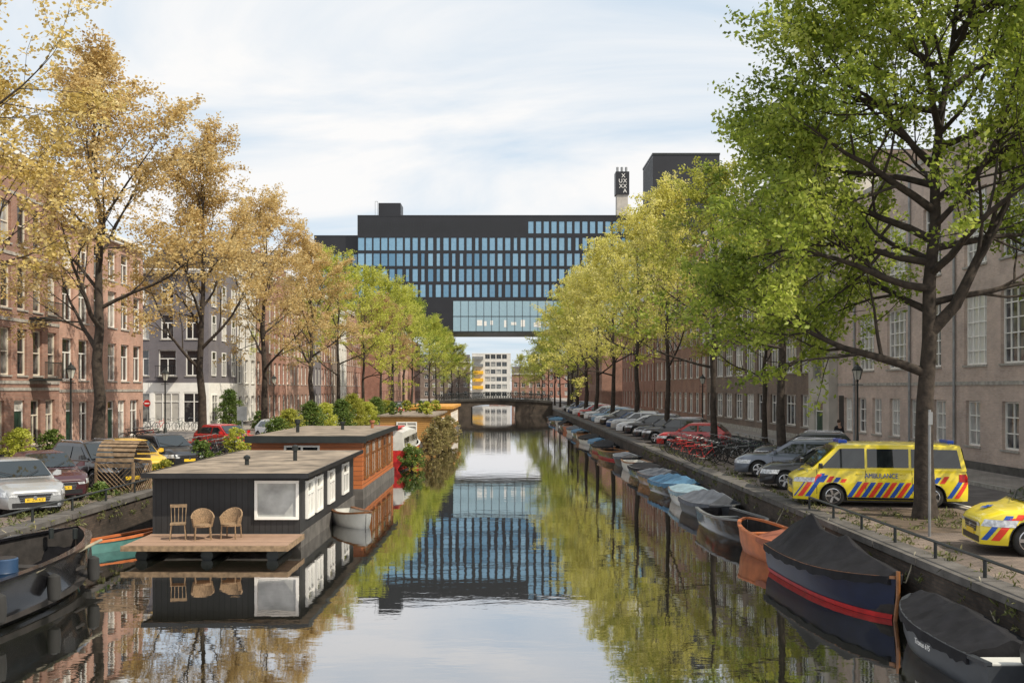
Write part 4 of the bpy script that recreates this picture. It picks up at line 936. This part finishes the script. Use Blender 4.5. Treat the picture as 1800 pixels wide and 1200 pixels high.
bt_=boat('covered_sloop','blue sloop with red waterline under peaked black canvas',7.65,22.9,-84,5.6,1.6,.60,'hullblue','canvas',stripe='red',ridgefn=rid,bow=2.4,group=None,tent=True,sh=.115)
MB().tube([(2.73,0,-.05),(2.86,0,.5),(2.86,0,1.02)],.045,8).build('stem_post',M['hullwood'],bt_)
MB().box(-2.95,-2.82,-.03,.03,-.3,.65).build('rudder',M['red'],bt_)
b2=boat('tender','dark grey tender under black cover at bottom right corner',7.85,17.0,90,4.3,1.45,.5,'hullgrey','canvas',ridge=.38,outboard=True,rim='hullgrey',bow=2.4,group=None,stern=.88,tent=True,c0=.12,c1=.9)
text('Tronus 615',.13,'boat_name',M['white'],b2,(-.1,.745,.36),(R(86),0,R(180)),.003)
MB().box(-2.1,-1.7,-.6,.6,.5,.58).build('stern_deck',M['hullwhite'],b2)
boat('orange_boat','orange rowing sloop with rust red cover ahead of the blue sloop',7.6,27.7,98,4.4,1.45,.56,'hullorange','canvasred',rim='hullorange',both=True,bow=2.4,c0=.02,c1=.42,ridge=.2)
boat('open_boat','long dark open launch behind the orange boat',7.5,32.2,-84,4.8,1.55,.50,'hullblack',None,rim='steel',stern=.75)
bl=[(7.65,36.4,'hullgrey','canvasgrey',4.2,'grey'),(7.65,40.2,'hullwhite','canvaspale',4.0,'pale blue'),(7.65,43.9,'hullblack','canvasblue',4.2,'blue'),(7.65,47.8,'hullwood','canvasgrey',4.2,'grey'),(7.65,52,'hullblack','canvas',4.4,'black'),(7.65,56.4,'hullwhite',None,4.5,'white'),(7.6,61,'hullgrey','canvasgrey',4.5,'grey'),(7.5,66.5,'hullblack',None,5.5,'dark'),(7.5,72.3,'hullwood','canvas',5.2,'brown'),(7.5,78,'hullblack','canvasblue',5.2,'blue'),(7.5,84,'hullwhite','canvas',5,'white'),(7.4,90.3,'hullwood',None,6,'wooden'),(7.5,97,'hullblack','canvasblue',6,'blue'),(7.5,103.5,'hullwhite','canvasgrey',6,'grey'),(7.4,110.5,'hullorange',None,6,'orange'),(7.4,118,'hullblack','canvas',7,'black'),(7.4,126,'hullwhite',None,7,'white'),(7.4,135,'hullblack','canvasblue',7,'blue'),(7.4,144,'hullwood','canvas',7,'brown covered')]
for i,(x,y,h_,cv,l_,cn) in enumerate(bl):
    boat('moored_boat','%s %s small boat, %s beyond the dark open launch'%('covered' if cv else 'open',cn,ORD[i]),x,y,-84+random.uniform(-6,6),l_,1.55,.46,h_,cv,ridge=random.uniform(.25,.5),rim='hullwood' if i%2 else 'steel',stripe='red' if i in (7,8) else None,tent=(i%2==0),c1=.985 if i%3 else .8)
boat('dinghy','small white dinghy tied beside the dark houseboat',-5.2,34.4,-62,2.6,1.1,.38,'hullwhite',None,rim='hullwood',thwarts=2,group=None)
boat('canoe','turquoise canoe with orange rim between quay and deck',-11.3,29.4,60,3.2,.7,.28,'teal',None,rim='hullorange',both=True,thwarts=2,group=None)
t=boat('steel_barge','large black open steel barge in the left foreground',-11.05,19.9,86,10.2,3.1,.92,'hullblack',None,rim='hullblack',bow=3.0,thwarts=0,group=None,sheer=.2,rimw=.16)
for (u,v_) in ((3.2,-1.36),(4.85,-.35),(1.0,-1.6),(-1,-1.6)):
    MB().lathe([(.02,-.3),(.12,-.24),(.14,0),(.12,.24),(.02,.3)],12,(u,v_,.55)).build('fender',M['rubber'],t,smooth=True)
MB().box(-2,4.0,-1.2,1.2,.32,.36).build('floor',M['boatfloor'],t)
for u in (.2,2.7): MB().box(u-.2,u+.2,-1.3,1.3,.62,.68).build('thwart',M['boatfloor'],t)
g=MB(); g.tube([(4.4,-.3,1.05),(4.4,-.3,1.3)],.06,8); g.tube([(4.4,.3,1.05),(4.4,.3,1.3)],.06,8); g.build('bollard',M['dkmetal'],t)
MB().tube([(3.9-i*.5,-1.2-.05*i,1.1-.015*i) for i in range(8)],.035,6).build('rope_fender',M['rope'],t)
br=thing('oil_drum','dark blue barrel standing in the black barge','barrel',(-10.15,20.2,.37)); MB().lathe([(.26,0),(.28,.02),(.28,.28),(.29,.3),(.28,.32),(.28,.6),(.29,.62),(.28,.64),(.28,.88),(.26,.9)],20).build('drum',M['bluebarrel'],br,smooth=True); MB().lathe([(.25,.9),(.25,.905)],20).build('lid',M['black'],br)

# ---------------------------------------------------------------- houseboats
t=thing('black_houseboat','black boarded houseboat with flat roof and front terrace','houseboat',(-8.2,29.4,0))
MB().box(-2.22,2.22,0,10.6,-.5,.42).build('pontoon',M['dkstone'],t)
MB().box(-2.18,2.18,.05,10.5,.42,2.16).build('wall',M['blackboards'],t)
MB().box(-2.3,2.5,-.45,10.8,2.16,2.22).build('roof',M['felt'],t)
MB().box(-2.33,2.53,-.49,-.45,2.10,2.245).box(2.5,2.54,-.45,10.8,2.10,2.245).box(-2.34,-2.3,-.45,10.8,2.10,2.245).build('roof_trim',M['black'],t)
hwin(t,1.5,-.03,.84,1.3,1.15,0,'slim',M['curtain'])
for k,u in enumerate((1.4,2.9,5.2,8.3)): hwin(t,2.26,u,.75,1.1 if k<3 else 1.3,1.15,R(90),'cross',M['curtain'] if k<2 else None)
for (u,v_,hh) in ((-.15,3.0,.28),(1.0,5.0,.5)):
    MB().lathe([(.07,0),(.07,hh*.7),(.11,hh*.7),(.11,hh),(.03,hh+.05)],12,(u,v_,2.22)).build('vent_pipe',M['dkmetal'],t)
t=thing('floating_terrace','weathered plank terrace floating before the black houseboat','terrace',(-8.15,27.1,0))
MB().box(-2.25,2.25,0,2.25,.36,.42).build('deck_boards',M['deck'],t); MB().box(-2.27,2.27,-.03,0,.28,.43).box(2.25,2.28,0,2.25,.28,.43).build('edge_board',M['lattice'],t)
for u in (-1.8,0,1.8): MB().tube([(u,.25,.12),(u,2.0,.12)],.17,10).build('float',M['dkmetal'],t)
def wicker(x,y,rz,label):
    t=thing('wicker_chair',label,'chair',(x,y,.42),R(rz),'wicker armchairs on the terrace')
    MB().lathe([(.24,.36),(.27,.38),(.27,.43),(.05,.45)],16).build('seat',M['wicker'],t,smooth=True)
    rr_=[]
    for i in range(13):
        a=R(-30+240*i/12); hh=.62+.24*max(0,math.sin(a)); rr_.append([(math.cos(a)*.27,math.sin(a)*.27,.36),(math.cos(a)*.32,math.sin(a)*.3,hh-.04),(math.cos(a)*.33,math.sin(a)*.31,hh),(math.cos(a)*.29,math.sin(a)*.27,hh),(math.cos(a)*.24,math.sin(a)*.24,.36)])
    MB().loft(rr_).build('backrest',M['wicker'],t,smooth=True)
    for u,v_ in ((-.2,-.18),(.2,-.18),(-.2,.2),(.2,.2)): MB().tube([(u,v_,.38),(u*1.1,v_*1.1,0)],.02,6).build('leg',M['wicker'],t)
wicker(-8.55,28.3,20,'left of the two wicker armchairs on the terrace'); wicker(-7.8,28.5,-8,'right wicker armchair, nearest the houseboat window')
t=thing('wooden_chair','wooden spindle back chair left of the wicker armchairs','chair',(-9.25,28.3,.42),R(15))
MB().box(-.21,.21,-.2,.2,.43,.47).build('seat',M['lattice'],t)
g=MB()
for u in (-.19,-.1,0,.1,.19): g.tube([(u,.19,.45),(u*1.1,.27,.92)],.012,6)
g.box(-.23,.23,.25,.28,.88,.97); g.build('backrest',M['lattice'],t)
for u,v_ in ((-.18,-.17),(.18,-.17),(-.18,.17),(.18,.17)): MB().tube([(u,v_,.43),(u*1.2,v_*1.2,0)],.018,6).build('leg',M['lattice'],t)
t=thing('red_houseboat','red brown wooden houseboat behind the black one','houseboat',(-8.35,42.2,0))
MB().box(-2.4,2.4,0,12,-.5,.45).build('pontoon',M['dkstone'],t)
MB().box(-2.35,2.35,.05,11.9,.45,2.6).build('wall',M['redwood'],t)
MB().box(-2.5,2.55,-.35,12.2,2.6,2.68).build('roof',M['felt'],t); MB().box(-2.53,2.58,-.39,-.35,2.42,2.72).box(2.55,2.59,-.35,12.2,2.48,2.72).build('roof_trim',M['dkmetal'],t)
for u in (1.3,3.4,5.5,7.6,9.7): hwin(t,2.44,u,.85,1.5,1.5,R(90),'cross',fr=M['hullwood'])
hwin(t,-.2,-.03,1.2,1.5,1.1,0,'wide')
for (u,v_,hh) in ((-1.2,4,.6),(.4,7,.4),(1.6,9,.4)): MB().lathe([(.08,0),(.08,hh*.7),(.13,hh*.7),(.13,hh)],12,(u,v_,2.68)).build('vent_pipe',M['terracotta'] if u>1 else M['dkmetal'],t)
t=boat('cabin_boat','white cabin barge with red trim beyond the red houseboat',-7.2,65,90,14,3.4,1.0,'red',None,rim='hullwhite',thwarts=0,group=None,sheer=.2,cat='barge')
MB().loft([[(x_,-1.3,.8),(x_,1.3,.8),(x_,1.2,z_),(x_,.6,z_+.22),(x_,-.6,z_+.22),(x_,-1.2,z_)] for x_,z_ in ((-6,2.1),(-1,2.1),(3.2,1.9),(4.2,1.5))]).build('cabin',M['hullwhite'],t)
for k in range(6):
    for sg in (1,-1): MB().box(-5.3+k*1.5,-4.3+k*1.5,sg*1.28-.012,sg*1.28+.012,1.25,1.75).build('window',M['glass'],t)
MB().box(-6.2,-2.5,-1.0,1.0,2.34,2.4).build('roof_hatch',M['red'],t)
t=thing('garden_houseboat','low ochre houseboat with garden plants near the bridge','houseboat',(-7.6,78,0))
MB().box(-2.4,2.4,0,16,-.5,.5).build('pontoon',M['dkstone'],t); MB().box(-2.1,2.1,.2,15.5,.5,2.5).build('wall',M['ochre'],t); MB().box(-2.3,2.3,0,15.8,2.5,2.62).build('roof',M['felt'],t)
for u in (2,4.5,7,9.5,12): hwin(t,2.18,u,1.0,1.3,1.1,R(90),'wide')
hwin(t,0,.12,1.0,1.6,1.1,0,'wide')
t=thing('orange_houseboat','flat orange roofed houseboat moored nearest the bridge','houseboat',(-7.5,99,0))
MB().box(-2.4,2.4,0,18,-.5,.5).build('pontoon',M['dkstone'],t); MB().box(-2.2,2.2,.2,17.5,.5,2.7).build('wall',M['ochre'],t); MB().box(-2.5,2.5,-.2,18,2.7,2.95).build('roof',mat('orange_roof',(.55,.27,.05),.7),t)
for u in (2,5,8,11,14): hwin(t,2.28,u,1.1,1.6,1.2,R(90),'wide')
hwin(t,0,.12,1.1,1.6,1.1,0,'wide')
for i,(x,y) in enumerate(((-6.2,80.5),(-7,85),(-8.8,90),(-6.4,93),(-8.8,80))): bush(x,y,2.62,.6,1.0,['lime','bush','olive'][i%3],'%s roof garden plant on the low ochre houseboat'%ORD[i],'roof_plant','plant',80+i,group='roof garden plants')

# ---------------------------------------------------------------- street furniture
def lamp(x,y,label,h=3.6):
    t=thing('street_lamp',label,'street lamp',(x,y,Q+.1),0,'old lantern street lamps')
    MB().lathe([(.16,0),(.16,.1),(.12,.16),(.11,.7),(.07,.8),(.055,1.2),(.045,h-.55),(.07,h-.5),(.03,h-.42)],12).build('post',M['dkmetal'],t,smooth=True)
    MB().tube([(-.28,0,h-.7),(.28,0,h-.7)],.02,6).build('ladder_bar',M['dkmetal'],t)
    MB().lathe([(.13,h-.45),(.24,h)],6).build('lantern_glass',M['lanternglass'],t)
    g=MB(); g.lathe([(.27,h),(.29,h+.03),(.15,h+.2),(.07,h+.25),(.05,h+.33),(.01,h+.4)],6)
    for k in range(6):
        a=k*PI/3; g.tube([(math.cos(a)*.135,math.sin(a)*.135,h-.45),(math.cos(a)*.245,math.sin(a)*.245,h)],.014,4)
    g.build('lantern_cap',M['dkmetal'],t)
lamp(-22.6,66.5,'lantern lamp before the pink brick house on left pavement',4.4); lamp(17.6,49.5,'lantern lamp before the beige brick building',4.3); lamp(18,69,'lantern lamp beside the dark brick office, nearest the stair tower',4.3); lamp(17.6,88,'farthest lantern lamp along the dark brick office',4.3); lamp(-22.6,98,'lantern lamp among the left bank canal houses',4.4); lamp(-22.6,52,'lantern lamp before the brown brick house',4.4)
def rail(y0,y1,x,label,step=2.4,h=.42):
    t=thing('quay_railing',label,'railing',(x,0,Q+.03)); g=MB(); g.tube([(0,y0,h),(0,y1,h)],.03,6); g.build('rail',M['dkmetal'],t)
    y=y0
    while y<=y1+.01: MB().tube([(0,y,0),(0,y,h)],.035,6).build('post',M['dkmetal'],t); y+=step
rail(12,28.8,8.85,'low dark rail along the right quay edge before the ambulances',2.1,.34); rail(14,42.8,-12.3,'low rail along the left quay edge by the cars',2.4,.35)
t=thing('sign_pole','tall thin grey pole on right quay in front of the tree','pole',(10.1,23.6,Q)); MB().tube([(0,0,0),(0,0,3.0)],.035,8).build('pole',M['steel'],t); MB().box(-.05,.05,-.06,-.045,2.65,2.95).build('plate',M['steel'],t)
t=thing('sign_pole','grey sign post between red hatchback and black houseboat','pole',(-13.2,50.3,Q)); MB().tube([(0,0,0),(0,0,2.6)],.045,8).build('pole',M['steel'],t); MB().box(-.25,.25,-.07,-.05,1.9,2.6).build('plate',M['steel'],t)
t=thing('no_entry_sign','round red no entry sign at the side street corner','sign',(-24.4,68.2,Q)); MB().tube([(0,0,0),(0,0,2.6)],.03,8).build('pole',M['steel'],t); MB().lathe([(.24,-.07),(.24,-.05)],20,(0,0,2.5),'y').build('disc',M['red'],t); MB().box(-.16,.16,-.08,-.072,2.46,2.54).build('bar',M['white'],t)
t=thing('wooden_arbour','curved slatted wooden arbour with lattice side on left quay','arbour',(-13.05,34.2,Q),R(-10))
g=MB()
for k in range(15):
    a=R(-8+196*k/14); a2=a+R(9); g.loft([[(x_,-.55*math.cos(q)*rr_,.95+.75*math.sin(q)*rr_) for q,rr_ in ((a,1),(a2,1),(a2,1.04),(a,1.04))] for x_ in (-.7,.7)])
g.build('curved_roof',M['lattice'],t)
g=MB()
for k in range(9):
    u=-.55+k*.1375
    for s_ in (1,-1):
        x1,x2=u,u+s_*.8; z1,z2=.05,.95
        if x2>.55: z2=z1+(z2-z1)*(.55-x1)/(x2-x1); x2=.55
        if x2<-.55: z2=z1+(z2-z1)*(-.55-x1)/(x2-x1); x2=-.55
        if abs(x2-x1)>.02: g.tube([(.72+.008*s_,x1,z1),(.72+.008*s_,x2,z2)],.012,4); g.tube([(x1*1.2,-.57+.008*s_,z1),(x2*1.2,-.57+.008*s_,z2)],.012,4)
g.build('lattice_panel',M['lattice'],t)
for u in (-.68,.68):
    for v_ in (-.55,.55): MB().box(u-.04,u+.04,v_-.04,v_+.04,0,1.0).build('post',M['lattice'],t)
for i,(a,b_) in enumerate([((8.6,20.8,1.3),(8.0,20.3,.95)),((8.6,26.3,1.3),(7.6,25.8,.7)),((8.6,18,1.3),(8.2,15.2,.6)),((8.6,30.2,1.25),(7.5,29.8,.65)),((-12.1,24,1.3),(-10.9,24.8,1.1))]):
    mid=((a[0]+b_[0])/2,(a[1]+b_[1])/2,min(a[2],b_[2])-.25)
    o=MB().tube([a,((a[0]+mid[0])/2,(a[1]+mid[1])/2,(a[2]+mid[2])/2-.06),mid,((b_[0]+mid[0])/2,(b_[1]+mid[1])/2,(b_[2]+mid[2])/2-.06),b_],.015,6).build('mooring_rope',M['rope'])
    tag(o,'slack mooring rope from quay to %s'%['the blue sloop bow','the blue sloop stern','the grey tender','the orange rowing sloop','the black steel barge'][i],'rope','mooring ropes')

# ---------------------------------------------------------------- person
def skinfig(name,verts,edges,radii,m,parent,root=0):
    me=bpy.data.meshes.new(name); me.from_pydata(verts,edges,[]); o=bpy.data.objects.new(name,me); COL.objects.link(o); me.materials.append(m); o.parent=parent
    md=o.modifiers.new('skin','SKIN'); sv=me.skin_vertices[0].data
    for i,r in enumerate(radii): sv[i].radius=r if isinstance(r,tuple) else (r,r)
    sv[root].use_root=True; md.use_smooth_shade=True
    s_=o.modifiers.new('sub','SUBSURF'); s_.levels=1; s_.render_levels=2; return o
t=thing('person','person in black jacket and trousers walking on right pavement','person',(17.35,51.5,Q+.12),R(200),None)
V=[(0,0,.95),(0,0,1.12),(0,0,1.36),(0,.01,1.48),(0,.03,1.56),(0,.02,1.68)]
E=[(0,1),(1,2),(2,3),(3,4),(4,5)]; RR=[(.14,.1),(.13,.09),(.16,.1),.05,(.075,.09),(.07,.085)]
def chain(fr,pts,rs):
    p=fr
    for q,r in zip(pts,rs): V.append(q); RR.append(r); E.append((p,len(V)-1)); p=len(V)-1
    return p
for sg in (1,-1):
    chain(0,[(.1*sg,.02*sg,.86),(.1*sg,.14*sg,.5),(.1*sg,.05*sg,.09),(.1*sg,.14+.05*sg,.04)],[.085,.058,.04,.035])
    hnd=chain(2,[(.19*sg,0,1.38),(.24*sg,-.05*sg,1.1),(.23*sg,.06-.04*sg,.86),(.23*sg,.09-.04*sg,.8)],[.055,.042,.03,.03])
    p=V[hnd]
    for k in range(4): chain(hnd,[(p[0]+.0,p[1]-.025+.018*k,p[2]-.045),(p[0]-.01*sg,p[1]-.02+.018*k,p[2]-.085+.006*abs(k-1.5))],[.009,.008])
    chain(hnd-1,[(p[0]-.03*sg,p[1]+.04,p[2]+.01),(p[0]-.03*sg,p[1]+.05,p[2]-.03)],[.01,.009])
skinfig('body',V,E,RR,M['skin'],t)
JV=[(0,0,.9),(0,0,1.12),(0,0,1.37),(0,.01,1.49)]; JE=[(0,1),(1,2),(2,3)]; JR=[(.17,.13),(.16,.12),(.18,.125),.07]
for sg in (1,-1):
    b0=len(JV); JV+=[(.2*sg,0,1.39),(.25*sg,-.05*sg,1.1),(.235*sg,.05-.04*sg,.88)]; JR+=[.075,.06,.048]; JE+=[(2,b0),(b0,b0+1),(b0+1,b0+2)]
skinfig('jacket',JV,JE,JR,M['cloth'],t)
TV=[(0,0,.97),(.1,.02,.86),(.1,.14,.5),(.1,.05,.12),(-.1,-.02,.86),(-.1,-.14,.5),(-.1,-.05,.12)]; skinfig('trousers',TV,[(0,1),(1,2),(2,3),(0,4),(4,5),(5,6)],[(.15,.12),.1,.075,.06,.1,.075,.06],M['black'],t)
MB().lathe([(.095,1.63),(.1,1.68),(.09,1.75),(.05,1.79),(.01,1.8)],14,(0,.0,0)).build('hair',M['hair'],t,smooth=True)
g=MB(); g.lathe([(.001,1.635),(.015,1.64),(.001,1.675)],6,(0,.115,0)); g.build('nose',M['skin'],t)
